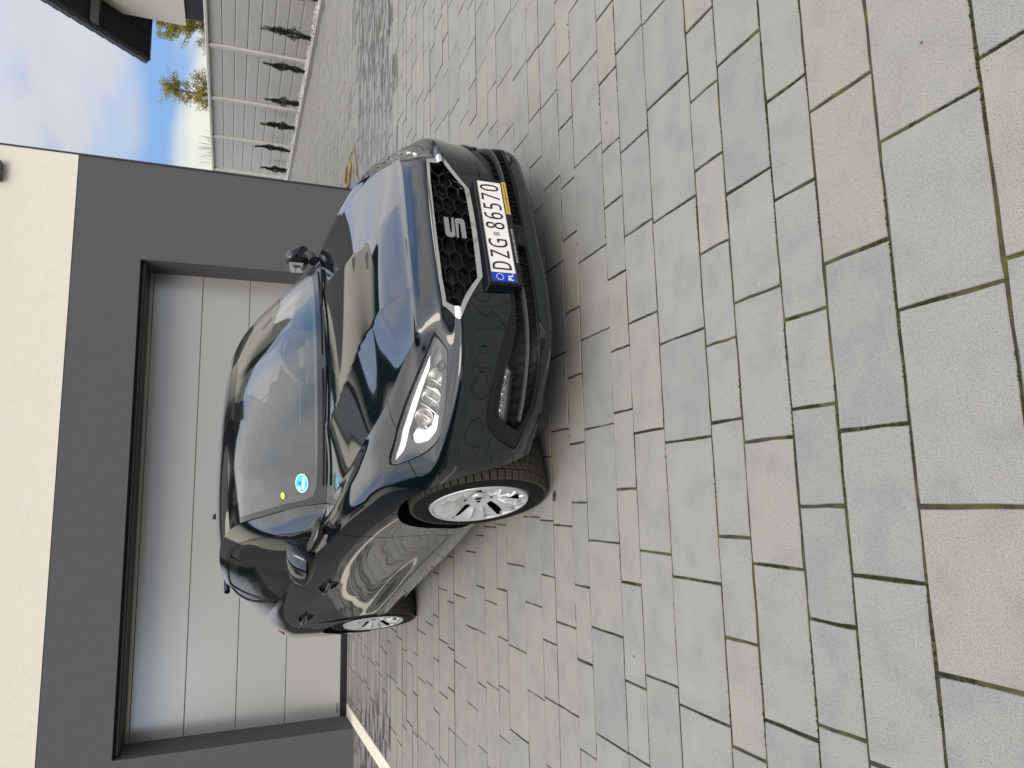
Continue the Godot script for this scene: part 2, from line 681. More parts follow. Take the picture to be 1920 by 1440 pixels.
func build_drive() -> void:
	_paver_mats()
	var ground := struct("ground", box_mesh(Vector3(-320, -0.6, -420), Vector3(320, -0.12, 200)), mat(0.09, 0.085, 0.055, 0.95))
	ground.set_meta("label", "flat ground beyond the paving and houses")
	var joint := mat(1, 1, 1, 0.95)
	joint.albedo_texture = noise_tex(91, 0.012, [[0.0, 0.03, 0.028, 0.022], [0.40, 0.034, 0.031, 0.022], [0.52, 0.045, 0.046, 0.015], [0.7, 0.058, 0.06, 0.014], [1.0, 0.085, 0.088, 0.02]], 1024, FastNoiseLite.TYPE_SIMPLEX, 5)
	tri_world(joint, 0.9)
	M.joint = joint
	rest_sides = begin()
	var drive := Node3D.new()
	drive.name = "driveway"
	drive.rotation.y = deg_to_rad(0.63)
	add_child(drive)
	drive.set_meta("kind", "structure")
	put("joint_sand", box_mesh(Vector3(-14, -0.1, -24.5), Vector3(9.28, -0.0042, 12)), joint, drive)
	var list := []
	rng.seed = 4242
	for row in ROWS:
		var js: Array = row[2].duplicate()
		var short: bool = absf(row[0] - row[1]) < 0.17
		var pool := [0.25, 0.29, 0.34] if short else [0.34, 0.41, 0.41, 0.44]
		while js[0] > -3.2:
			js.push_front(js[0] - pool[rng.randi() % pool.size()])
		while js[-1] < 4.0:
			js.push_back(js[-1] + pool[rng.randi() % pool.size()])
		for i in js.size() - 1:
			list.append([js[i], js[i + 1], row[1], row[0]])
	# further rows, laid in the same rhythm of widths
	var pat := [0.152, 0.207, 0.25, 0.156, 0.205]
	var z: float = -3.027
	var k := 0
	while z > -24.3:
		var d: float = pat[k % 5]
		k += 1
		var x := -14.0 - rng.randf() * 0.3
		if z < -8.3:
			x = 3.66
		elif z < -4.5:
			x = -6.0 - rng.randf() * 0.3
		else:
			x = -4.0 - rng.randf() * 0.3
		var pool := [0.25, 0.29, 0.34] if d < 0.17 else [0.34, 0.41, 0.41, 0.44]
		while x < 9.2:
			var w: float = minf(pool[rng.randi() % pool.size()], 9.3 - x)
			if w > 0.05:
				list.append([x, x + w, z - d, z])
			x += w
		z -= d
	z = -0.655
	while z < 3.0:
		var d: float = pat[k % 5]
		k += 1
		var x := -4.0 - rng.randf() * 0.3
		while x < 5.0:
			var w: float = 0.34 if k % 2 else 0.41
			list.append([x, x + w, z, z + d])
			x += w
		z += d
	# the threshold of the garage and the ground in its reveal
	for zz in [-8.3, -8.5, -8.7]:
		for i in 15:
			list.append([-2.57 + i * 0.342, -2.57 + (i + 1) * 0.342, zz - 0.2, zz])
	for e in list:
		var cx: float = (e[0] + e[1]) * 0.5
		var cz: float = (e[2] + e[3]) * 0.5
		var seen_ := cz < -0.55 and cx > -0.9 + 0.24 * cz and cx < 0.75 - 0.68 * cz
		e.append((e[1] - e[0]) * (e[3] - e[2]) / pow(Vector3(cx, 1.373, cz).length(), 3.0) * (1.0 if seen_ else 0.02))
	list.sort_custom(func(a, b): return a[4] > b[4])
	var rest := {}
	var meshes := {}
	rng.seed = 99
	for i in list.size():
		var e: Array = list[i]
		var gap := lerpf(0.0085, 0.0062, smoothstep(-1.0, -3.0, e[3]))
		var w: float = e[1] - e[0] - gap
		var d: float = e[3] - e[2] - gap
		var c := Vector3((e[0] + e[1]) * 0.5, rng.randf_range(-0.0016, 0.0008), (e[2] + e[3]) * 0.5)
		if w < 0.02:
			continue
		# pale edging strip runs through here: leave its bed free
		var tone := rng.randi() % 7
		if tone == 3 or tone == 6:
			tone = 5 if rng.randf() < (0.6 if c.x < 0.6 else 0.25) else tone
		var wetness := smoothstep(-6.0, -7.0, c.z) * (1.0 - smoothstep(-8.2, -9.6, c.z))
		var wet := rng.randf() < wetness * 1.2
		var m: Material = (M.wet if wet else M.pavers)[tone]
		var tilt := Basis(Vector3.RIGHT, rng.randf_range(-0.003, 0.003)) * Basis(Vector3.BACK, rng.randf_range(-0.003, 0.003)) * Basis(Vector3.UP, rng.randf_range(-0.003, 0.003))
		if i < 296:
			var key := "%d %d %d" % [int(w * 200), int(d * 200), rng.randi() % 3]
			if not meshes.has(key):
				meshes[key] = paver_mesh(w, d, hash(key))
			var o := put("paver", meshes[key], null, drive)
			o.set_surface_override_material(0, m)
			o.set_surface_override_material(1, M.joint)
			o.transform = Transform3D(tilt, c)
		else:
			var kk := tone + (100 if wet else 0)
			if not rest.has(kk):
				rest[kk] = begin()
			var st: SurfaceTool = rest[kk]
			var tr := Transform3D(tilt, c)
			var x := w * 0.5
			var zz := d * 0.5
			var ch := 0.0015
			var t := [Vector3(-x + ch, 0, -zz + ch), Vector3(x - ch, 0, -zz + ch), Vector3(x - ch, 0, zz - ch), Vector3(-x + ch, 0, zz - ch)]
			var b := [Vector3(-x, -0.02, -zz), Vector3(x, -0.02, -zz), Vector3(x, -0.02, zz), Vector3(-x, -0.02, zz)]
			quad(st, tr * t[3], tr * t[2], tr * t[1], tr * t[0])
			for q in 4:
				var p := (q + 1) % 4
				quad(rest_sides, tr * b[p], tr * b[q], tr * t[q], tr * t[p])
	for kk in rest:
		var o2 := put("distant_pavers", (rest[kk] as SurfaceTool).commit(), (M.wet if kk >= 100 else M.pavers)[kk % 100], drive)
		o2.set_meta("kind", "stuff")
	put("paver_sides", rest_sides.commit(), joint, drive).set_meta("kind", "stuff")
	_moss(drive)
	_strip()

func _moss(drive: Node3D) -> void:
	# cushions of moss in the near joints
	var st := begin()
	rng.seed = 515
	var n := FastNoiseLite.new()
	n.seed = 3
	n.frequency = 1.6
	var spots := []
	for r in ROWS.size():
		var row: Array = ROWS[r]
		for i in 900:
			spots.append(Vector2(rng.randf_range(-1.1, 2.3), row[1] + rng.randf_range(-0.0035, 0.0035)))
		for j in row[2]:
			for i in 110:
				spots.append(Vector2(j + rng.randf_range(-0.0035, 0.0035), rng.randf_range(row[1], row[0])))
	for s in spots:
		if n.get_noise_2d(s.x * 1.6, s.y * 1.6) < 0.02 + 0.12 * (-s.y - 1.0) * 0.5:
			continue
		var r2 := rng.randf_range(0.002, 0.0055)
		var p := Vector3(s.x, -0.0045, s.y)
		var hgt := rng.randf_range(0.002, 0.0065)
		var a0 := rng.randf() * TAU
		for k in 3:
			var a := p + Vector3(cos(a0 + k * 2.094), 0, sin(a0 + k * 2.094)) * r2
			var b := p + Vector3(cos(a0 + k * 2.094 + 2.094), 0, sin(a0 + k * 2.094 + 2.094)) * r2
			tri(st, b, a, p + Vector3(rng.randf_range(-0.001, 0.001), hgt, rng.randf_range(-0.001, 0.001)))
	var o := put("moss", st.commit(), M.moss, drive)
	o.set_meta("kind", "stuff")

func _strip() -> void:
	# pale flush edging stones from the corner of the garage opening out over the drive
	var e := Node3D.new()
	e.name = "edging_strip"
	add_child(e)
	e.set_meta("kind", "structure")
	var m := mat(0.78, 0.73, 0.62, 0.85)
	m.albedo_texture = noise_tex(64, 0.02, [[0.0, 0.8, 0.8, 0.8], [0.5, 1, 1, 1], [1.0, 0.9, 0.88, 0.84]], 512)
	tri_world(m, 1.0)
	var a := Vector3(-2.50, 0, -8.97)
	var b := Vector3(-2.24, 0, -2.8)
	var dir := (b - a).normalized()
	var len_ := a.distance_to(b)
	var x := 0.0
	while x < len_:
		var c := a + dir * (x + 0.25)
		var o := put("edging_stone", box_mesh(Vector3(-0.07, -0.05, -0.2485), Vector3(0.07, 0.006, 0.2485), 0.003), m, e)
		o.transform = Transform3D(Basis(Vector3.UP, atan2(dir.x, dir.z)), c)
		x += 0.5

# ---------------------------------------------------------------- the house with the garage
const WZ := -8.455
const DZ := -8.962
const OX0 := -2.562
const OX1 := 2.542
const OY := 2.347
const CX := 3.645

func build_garage() -> void:
	var g := thing("garage_house", "house with dark grey and cream render and a wide garage opening behind the car", "house", Vector3(0, 0, 0))
	var x0 := -16.0
	# dark render storey: piers, lintel; thick walls with a real opening
	var st := begin()
	box(st, Vector3(x0, -0.2, WZ - 0.507), Vector3(OX0, 2.99, WZ))
	box(st, Vector3(OX1, -0.2, WZ - 0.507), Vector3(CX, 2.99, WZ))
	box(st, Vector3(OX0, OY, WZ - 0.507), Vector3(OX1, 2.99, WZ))
	box(st, Vector3(CX - 0.35, -0.2, -21.0), Vector3(CX, 2.99, WZ - 0.507))
	put("dark_wall", st.commit(), M.stucco_dark, g)
	# upper storey in cream render, 6 mm proud, with window openings cut by piers
	var up := begin()
	var win := [[-7.4, -5.2], [-1.7, 1.2]]
	var wy0 := 3.72
	var wy1 := 4.5
	var z1 := WZ + 0.006
	var z0 := WZ - 0.35
	box(up, Vector3(x0, 2.993, z0), Vector3(CX - 0.012, wy0, z1))
	box(up, Vector3(x0, wy1, z0), Vector3(CX - 0.012, 4.86, z1))
	var px := x0
	for w in win:
		box(up, Vector3(px, wy0, z0), Vector3(w[0], wy1, z1))
		px = w[1]
	box(up, Vector3(px, wy0, z0), Vector3(CX - 0.012, wy1, z1))
	box(up, Vector3(CX - 0.35, 2.993, -21.0), Vector3(CX - 0.012, 4.86, z0))
	put("cream_wall", up.commit(), M.stucco_light, g)
	for w in win:
		var o := Node3D.new()
		o.name = numbered("window", g)
		g.add_child(o, true)
		var f := begin()
		var a: float = w[0]
		var b: float = w[1]
		for r in [[a, a + 0.07, wy0, wy1], [b - 0.07, b, wy0, wy1], [a + 0.07, b - 0.07, wy0, wy0 + 0.07], [a + 0.07, b - 0.07, wy1 - 0.07, wy1], [(a + b) * 0.5 - 0.04, (a + b) * 0.5 + 0.04, wy0 + 0.07, wy1 - 0.07]]:
			box(f, Vector3(r[0], r[2], WZ - 0.2), Vector3(r[1], r[3], WZ - 0.13))
		put("frame", f.commit(), mat(0.03, 0.03, 0.035, 0.4), o)
		put("pane", box_mesh(Vector3(a + 0.07, wy0 + 0.07, WZ - 0.172), Vector3(b - 0.07, wy1 - 0.07, WZ - 0.16)), mat(0.02, 0.025, 0.03, 0.03, 0.0, 0.9), o)
		put("sill", box_mesh(Vector3(a - 0.06, wy0 - 0.04, WZ - 0.12), Vector3(b + 0.06, wy0 + 0.002, WZ + 0.06)), mat(0.05, 0.05, 0.055, 0.4), o)
	# dark corner trim along the right edge
	put("corner_trim", box_mesh(Vector3(CX - 0.014, -0.15, WZ - 0.03), Vector3(CX + 0.006, 4.86, WZ + 0.012)), mat(0.022, 0.022, 0.026, 0.5), g)
	put("floor_slab", box_mesh(Vector3(x0, -0.3, -20.9), Vector3(CX - 0.36, 0.004, DZ - 0.2)), mat(0.25, 0.25, 0.25, 0.9), g)
	put("back_wall", box_mesh(Vector3(x0, -0.2, -21.35), Vector3(CX, 4.86, -21.0)), M.stucco_light, g)
	# roof: deep dark soffit, tiled slope with the eaves towards the drive
	var rf := begin()
	var ez := WZ + 0.42
	box(rf, Vector3(x0, 4.86, -22.0), Vector3(CX + 0.4, 4.95, ez))
	put("soffit", rf.commit(), mat(0.03, 0.03, 0.033, 0.6), g)
	var roof := begin()
	var rz := -15.0
	var pr := PackedVector2Array([Vector2(-ez, 4.952), Vector2(-ez, 5.1), Vector2(-rz, 9.6), Vector2(22.0, 5.1), Vector2(22.0, 4.952)])
	prism(roof, pr, x0, CX + 0.4, Transform3D(Basis(Vector3(0, 0, -1), Vector3(0, 1, 0), Vector3(1, 0, 0)), Vector3.ZERO))
	put("roof", roof.commit(), mat(0.028, 0.028, 0.031, 0.45), g)
	var tile := begin()
	box(tile, Vector3(0.004, -0.02, -0.05), Vector3(0.296, 0.035, 0.36), 0.012)
	var tm := tile.commit()
	var tmat := mat(0.03, 0.03, 0.034, 0.4)
	for i in 66:
		var t := put("eave_tile", tm, tmat, g)
		t.transform = Transform3D(Basis(Vector3.RIGHT, 0.6), Vector3(x0 + i * 0.3, 5.14, ez - 0.3))
	put("gutter", _gutter(x0, CX + 0.4, 5.02, ez + 0.075, 0.075), mat(0.03, 0.03, 0.033, 0.35), g)
	_garage_door(g)
	# small lamp on the cream wall
	var l := thing("wall_lamp", "flat grey wall lamp high on the cream wall near its right corner", "lamp", Vector3(3.33, 3.662, z1))
	put("housing", box_mesh(Vector3(-0.11, 0.0, 0.0), Vector3(0.11, 0.16, 0.085), 0.008), mat(0.22, 0.22, 0.21, 0.4, 0.4), l)
	put("diffuser", box_mesh(Vector3(-0.095, -0.006, 0.012), Vector3(0.095, -0.001, 0.075)), mat(0.05, 0.045, 0.05, 0.3), l)

func _gutter(x0: float, x1: float, y: float, z: float, r: float) -> ArrayMesh:
	var st := begin()
	var n := 8
	for i in n:
		var a := PI + PI * i / n
		var b := PI + PI * (i + 1) / n
		var p := Vector2(cos(a), sin(a)) * r
		var q := Vector2(cos(b), sin(b)) * r
		quad(st, Vector3(x0, y + p.y, z + p.x), Vector3(x0, y + q.y, z + q.x), Vector3(x1, y + q.y, z + q.x), Vector3(x1, y + p.y, z + p.x))
		quad(st, Vector3(x0, y + p.y * 0.9, z + p.x * 0.9), Vector3(x1, y + p.y * 0.9, z + p.x * 0.9), Vector3(x1, y + q.y * 0.9, z + q.x * 0.9), Vector3(x0, y + q.y * 0.9, z + q.x * 0.9))
	return st.commit()

func _garage_door(g: Node3D) -> void:
	var d := Node3D.new()
	d.name = "garage_door"
	g.add_child(d)
	var pm := mat(0.53, 0.525, 0.512, 0.25, 0.5, 0.5)
	pm.clearcoat_enabled = true
	pm.clearcoat = 0.5
	pm.clearcoat_roughness = 0.22
	# four and a half steel sections, 0.52 m each, butted with a narrow groove
	var ys := [0.075, 0.69, 1.212, 1.733, 2.255, 2.42]
	for i in 5:
		put("panel", box_mesh(Vector3(OX0 - 0.06, ys[i] + 0.003, DZ - 0.04), Vector3(OX1 + 0.06, ys[i + 1] - 0.003, DZ), 0.004), pm, d)
	put("groove_backing", box_mesh(Vector3(OX0 - 0.06, 0.0, DZ - 0.06), Vector3(OX1 + 0.06, 2.42, DZ - 0.041)), M.black, d)
	put("bottom_seal", box_mesh(Vector3(OX0 - 0.005, 0.004, DZ - 0.03), Vector3(OX1 + 0.005, 0.074, DZ + 0.012), 0.006), M.black, d)
	put("head_frame", box_mesh(Vector3(OX0 + 0.001, 2.292, DZ + 0.002), Vector3(OX1 - 0.001, OY - 0.002, DZ + 0.42)), M.black, d)
	put("head_rail", box_mesh(Vector3(OX0 + 0.001, 2.306, DZ + 0.421), Vector3(OX1 - 0.001, 2.319, DZ + 0.44)), mat(0.03, 0.03, 0.035, 0.35), d)
	put("threshold", box_mesh(Vector3(OX0 + 0.002, -0.05, DZ - 0.1), Vector3(OX1 - 0.002, 0.003, DZ + 0.035)), mat(0.35, 0.34, 0.32, 0.9), d)
	var h := begin()
	box(h, Vector3(-2.52, 0.1, DZ + 0.001), Vector3(-2.41, 0.122, DZ + 0.006), 0.002)
	put("handle", h.commit(), M.satin, d)

# ---------------------------------------------------------------- concrete fence, kerb, gravel, shrubs
const FX := 9.95

func build_fence() -> void:
	var f := thing("concrete_fence", "pale concrete slab fence with posts and a capping rail along the right of the drive", "fence", Vector3(FX, 0, 0))
	var conc := mat(0.54, 0.53, 0.51, 0.9)
	conc.albedo_texture = noise_tex(12, 0.008, [[0.0, 0.9, 0.9, 0.9], [0.45, 0.98, 0.98, 0.98], [0.6, 1.0, 1.0, 1.0], [1.0, 1.04, 1.04, 1.03]], 1024, FastNoiseLite.TYPE_SIMPLEX_SMOOTH, 5)
	tri_world(conc, 0.8)
	var pm := mat(0.6, 0.585, 0.555, 0.9)
	pm.albedo_texture = conc.albedo_texture
	tri_world(pm, 0.9)
	# post spacing as in the photograph; slabs 0.262 high between them
	var zs := [-9.0, -11.35, -13.75, -16.12, -18.43, -20.55, -22.75, -25.0]
	var sh := 0.2625
	for i in zs.size():
		put("post", box_mesh(Vector3(-0.075, -0.1, zs[i] - 0.065), Vector3(0.075, 2.12, zs[i] + 0.065), 0.012), pm, f)
		if i == 0:
			continue
		var a: float = zs[i] + 0.066
		var b: float = zs[i - 1] - 0.066
		for r in 8:
			var y := 0.02 + r * sh
			# each slab has a bevelled top edge that catches the light and a recess under it
			var st := begin()
			var pr := PackedVector2Array([Vector2(0.025, y), Vector2(-0.028, y), Vector2(-0.028, y + sh - 0.036), Vector2(-0.012, y + sh - 0.006), Vector2(0.025, y + sh - 0.006)])
			prism(st, pr, a, b)
			put("slab", st.commit(), conc, f)
		put("backing", box_mesh(Vector3(0.026, 0.0, a), Vector3(0.05, 2.1, b)), M.black, f)
		put("cap_rail", box_mesh(Vector3(-0.09, 2.122, zs[i] + 0.002), Vector3(0.09, 2.195, zs[i - 1] - 0.002), 0.014), pm, f)
	# kerb stones in front of a strip of white gravel
	var k := Node3D.new()
	k.name = "kerb"
	add_child(k)
	k.set_meta("kind", "structure")
	var km := mat(0.42, 0.415, 0.40, 0.9)
	var z := -8.0
	while z > -25.0:
		put("kerb_stone", box_mesh(Vector3(9.34, -0.1, z - 0.996), Vector3(9.42, 0.055, z), 0.008), km, k)
		z -= 1.0
	struct("planting_bed", box_mesh(Vector3(9.425, -0.1, -25.0), Vector3(9.93, 0.03, -8.0)), mat(0.3, 0.29, 0.27, 0.95))
	var peb := begin()
	var ico := [Vector3(0, 0.6, 0), Vector3(1, 0.05, 0.1), Vector3(0.2, 0.0, 1), Vector3(-0.9, 0.1, 0.2), Vector3(-0.1, 0.05, -1), Vector3(0, -0.5, 0)]
	for t in [[0, 2, 1], [0, 3, 2], [0, 4, 3], [0, 1, 4], [5, 1, 2], [5, 2, 3], [5, 3, 4], [5, 4, 1]]:
		tri(peb, ico[t[0]], ico[t[2]], ico[t[1]])
	var mm := MultiMesh.new()
	mm.transform_format = MultiMesh.TRANSFORM_3D
	mm.use_colors = true
	mm.mesh = peb.commit()
	var pmat := mat(1, 1, 1, 0.85)
	pmat.vertex_color_use_as_albedo = true
	mm.mesh.surface_set_material(0, pmat)
	mm.instance_count = 9000
	rng.seed = 77
	for i in mm.instance_count:
		var s := rng.randf_range(0.012, 0.032)
		var b := Basis.from_euler(Vector3(rng.randf(), rng.randf() * 6.0, rng.randf())).scaled(Vector3(s, s * 0.8, s * 1.1))
		mm.set_instance_transform(i, Transform3D(b, Vector3(rng.randf_range(9.44, 9.92), 0.03 + rng.randf() * 0.03, rng.randf_range(-24.0, -9.0))))
		var c := rng.randf_range(0.45, 0.82) if rng.randf() < 0.8 else rng.randf_range(0.08, 0.3)
		mm.set_instance_color(i, Color(c, c * 0.97, c * 0.91))
	var gi := MultiMeshInstance3D.new()
	gi.name = "white_gravel"
	gi.multimesh = mm
	gi.set_meta("kind", "stuff")
	tag(gi, "white gravel strip between the kerb and the concrete fence", "gravel")
	add_child(gi)

func leaf_spray(st: SurfaceTool, p: Vector3, out: Vector3, size: float) -> void:
	# one flat spray of scale leaves: three small facets
	var up := (Vector3.UP * 0.9 + out * 0.5).normalized()
	var side := up.cross(out).normalized()
	for k in 3:
		var a := rng.randf_range(-0.7, 0.7)
		var d := (up * cos(a) + side * sin(a) + out * rng.randf_range(-0.2, 0.5)).normalized()
		var w := d.cross(out + Vector3(0.01, 0.3, 0)).normalized() * size * 0.3
		var t := p + d * size
		tri(st, p - w * 0.4, p + w, t)
		tri(st, p + w, p - w * 0.4, t + d * 0.002)

func build_shrubs() -> void:
	var fol := mat(0.035, 0.055, 0.022, 0.75)
	fol.backlight_enabled = true
	fol.backlight = lin(0.02, 0.03, 0.01)
	var bark := mat(0.09, 0.06, 0.04, 0.9)
	var zs := [-13.45, -14.79, -16.12, -17.6, -18.9, -20.33, -21.66]
	var hs := [0.78, 1.05, 0.95, 0.84, 0.9, 1.0, 0.78]
	var ws := [0.8, 1.0, 0.75, 0.95, 0.85, 0.6, 0.85]
	var words := ["partly cut off at the right edge of the fence, nearest", "with two leaning tips, second from the right edge of the picture", "with one thin bare tip, left of the second fence post", "dense one just beside a fence post, middle of the row", "twisted one with a loose low side shoot", "slender one with a long straight tip", "short bushy one nearest the grey house corner"]
	for i in zs.size():
		var t := thing("thuja_shrub", "young dark green thuja, " + words[i], "shrub", Vector3(9.66, 0.02, zs[i]), 0.0, "thujas planted along the fence")
		rng.seed = 900 + i * 13
		var lean := Vector3(rng.randf_range(-0.05, 0.05), 0, rng.randf_range(-0.1, 0.12))
		var h: float = hs[i]
		var spine := []
		for k in 8:
			var q := k / 7.0
			spine.append(lean * sin(q * 2.6) + Vector3(0, q * h, 0) + Vector3(rng.randf_range(-1, 1), 0, rng.randf_range(-1, 1)) * 0.02 * q)
		var sm := begin()
		tube(sm, spine, [0.012, 0.011, 0.01, 0.009, 0.007, 0.006, 0.004, 0.002], 6)
		put("stem", sm.commit(), bark, t)
		var f := begin()
		var bulge := rng.randf_range(0.35, 0.6)
		for k in 1500:
			var q := pow(rng.randf(), 0.85)
			var r: float = (ws[i] * 0.07 * pow(sin(clampf(q * 1.02 + 0.1, 0.0, 1.0) * PI), 0.8) + 0.012) * (1.0 + 0.35 * sin(q * 17.0 + i * 2.0)) * (1.25 if absf(q - bulge) < 0.16 else 0.9)
			if q > 0.8:
				r = 0.014 if rng.randf() < 0.8 else 0.03
				if rng.randf() < 0.75:
					continue
			var an := rng.randf() * TAU
			var ix := clampi(int(q * 7.0), 0, 6)
			var c: Vector3 = (spine[ix] as Vector3).lerp(spine[ix + 1], q * 7.0 - ix)
			var o := Vector3(cos(an), 0, sin(an))
			leaf_spray(f, c + o * r * sqrt(rng.randf()), o, rng.randf_range(0.02, 0.042))
		# a side shoot
		if i == 1 or i == 4 or i == 6:
			var o2 := Vector3(0.0, 0, -0.09 if i == 4 else 0.07)
			for k in 140:
				var q := rng.randf()
				leaf_spray(f, o2 * (0.6 + q * 0.8) + Vector3(0, h * (0.15 + q * (0.8 if i == 1 else 0.35)), 0) + Vector3(rng.randf_range(-1, 1), 0, rng.randf_range(-1, 1)) * 0.02, o2.normalized(), 0.03)
		put("foliage", f.commit(), fol, t)

# ---------------------------------------------------------------- trees beyond the fence
func tree(label: String, at: Vector3, h: float, crown_y: float, rx: float, n: int, sd: int, cols: Array) -> void:
	var t := thing("birch_tree", label, "tree", at, 0.0, "autumn trees beyond the fence")
	rng.seed = sd
	var wood := mat(0.16, 0.12, 0.09, 0.9)
	var st := begin()
	var trunk := []
	var rad := []
	for k in 8:
		var q := k / 7.0
		trunk.append(Vector3(sin(q * 2.0) * 0.12, q * h, cos(q * 3.0) * 0.1 - 0.1))
		rad.append(lerpf(0.13, 0.015, q))
	tube(st, trunk, rad, 8)
	put("trunk", st.commit(), wood, t)
	var br := begin()
	var tips := []
	for k in 46:
		var q := rng.randf_range(0.32, 0.97)
		var base: Vector3 = (trunk[int(q * 6.99)] as Vector3)
		base.y = q * h
		var an := rng.randf() * TAU
		var reach := rx * rng.randf_range(0.45, 1.05) * sin(clampf((1.0 - q) * 1.5 + 0.35, 0.0, 1.6))
		var e := base + Vector3(cos(an) * reach, reach * rng.randf_range(0.5, 1.1), sin(an) * reach)
		var mid := base.lerp(e, 0.5) + Vector3(0, 0.08, 0)
		tube(br, [base, mid, e], [0.022, 0.012, 0.004], 5)
		for s in 5:
			var b := mid.lerp(e, rng.randf())
			var e2 := b + Vector3(rng.randf_range(-1, 1), rng.randf_range(0.0, 1.1), rng.randf_range(-1, 1)) * rx * 0.34
			tube(br, [b, e2], [0.006, 0.002], 4)
			tips.append([b, e2])
	put("branch", br.commit(), wood, t)
	var cr := begin()
	for k in n:
		var tp: Array = tips[rng.randi() % tips.size()]
		var c: Vector3 = (tp[0] as Vector3).lerp(tp[1], rng.randf_range(0.2, 1.08)) + Vector3(rng.randf_range(-1, 1), rng.randf_range(-1.2, 0.6), rng.randf_range(-1, 1)) * 0.11
		if c.y < crown_y:
			continue
		var a := Vector3(rng.randf_range(-1, 1), rng.randf_range(-1, 1), rng.randf_range(-1, 1)).normalized()
		var b := a.cross(Vector3(rng.randf_range(-1, 1), 0.3, rng.randf_range(-1, 1))).normalized()
		var s := rng.randf_range(0.025, 0.05)
		cr.set_color(cols[rng.randi() % cols.size()])
		tri(cr, c, c + a * s + b * s * 0.45, c + a * s * 1.5)
		cr.set_color(cols[rng.randi() % cols.size()])
		tri(cr, c, c + a * s * 1.5, c + a * s - b * s * 0.45)
	var m := mat(1, 1, 1, 0.7)
	m.vertex_color_use_as_albedo = true
	m.backlight_enabled = true
	m.backlight = lin(0.55, 0.55, 0.55)
	put("crown", cr.commit(), m, t)

func build_trees() -> void:
	var ylw := [Color(0.36, 0.29, 0.04), Color(0.28, 0.26, 0.04), Color(0.42, 0.33, 0.06), Color(0.22, 0.23, 0.04), Color(0.14, 0.16, 0.035)]
	tree("yellowing birch beside the beige house, fuller and wider crown", Vector3(19.6, 0, -30), 5.0, 1.8, 1.5, 30000, 5, ylw)
	tree("thin yellow green birch standing alone over the fence, twiggy top", Vector3(16.15, 0, -30), 4.2, 1.8, 0.95, 9000, 8, ylw)
	var t := thing("bare_shrub", "leafless twigs of a shrub showing over the fence near the grey house", "shrub", Vector3(14.0, 0, -30))
	rng.seed = 61
	var st := begin()
	for k in 34:
		var an := rng.randf() * TAU
		var b := Vector3(cos(an), 0, sin(an)) * rng.randf() * 0.25
		tube(st, [b, b * 2.2 + Vector3(0, 1.6, 0), b * 3.6 + Vector3(rng.randf_range(-0.15, 0.15), rng.randf_range(2.5, 3.05), 0)], [0.012, 0.01, 0.004], 5)
	put("twigs", st.commit(), mat(0.05, 0.045, 0.025, 0.9), t)

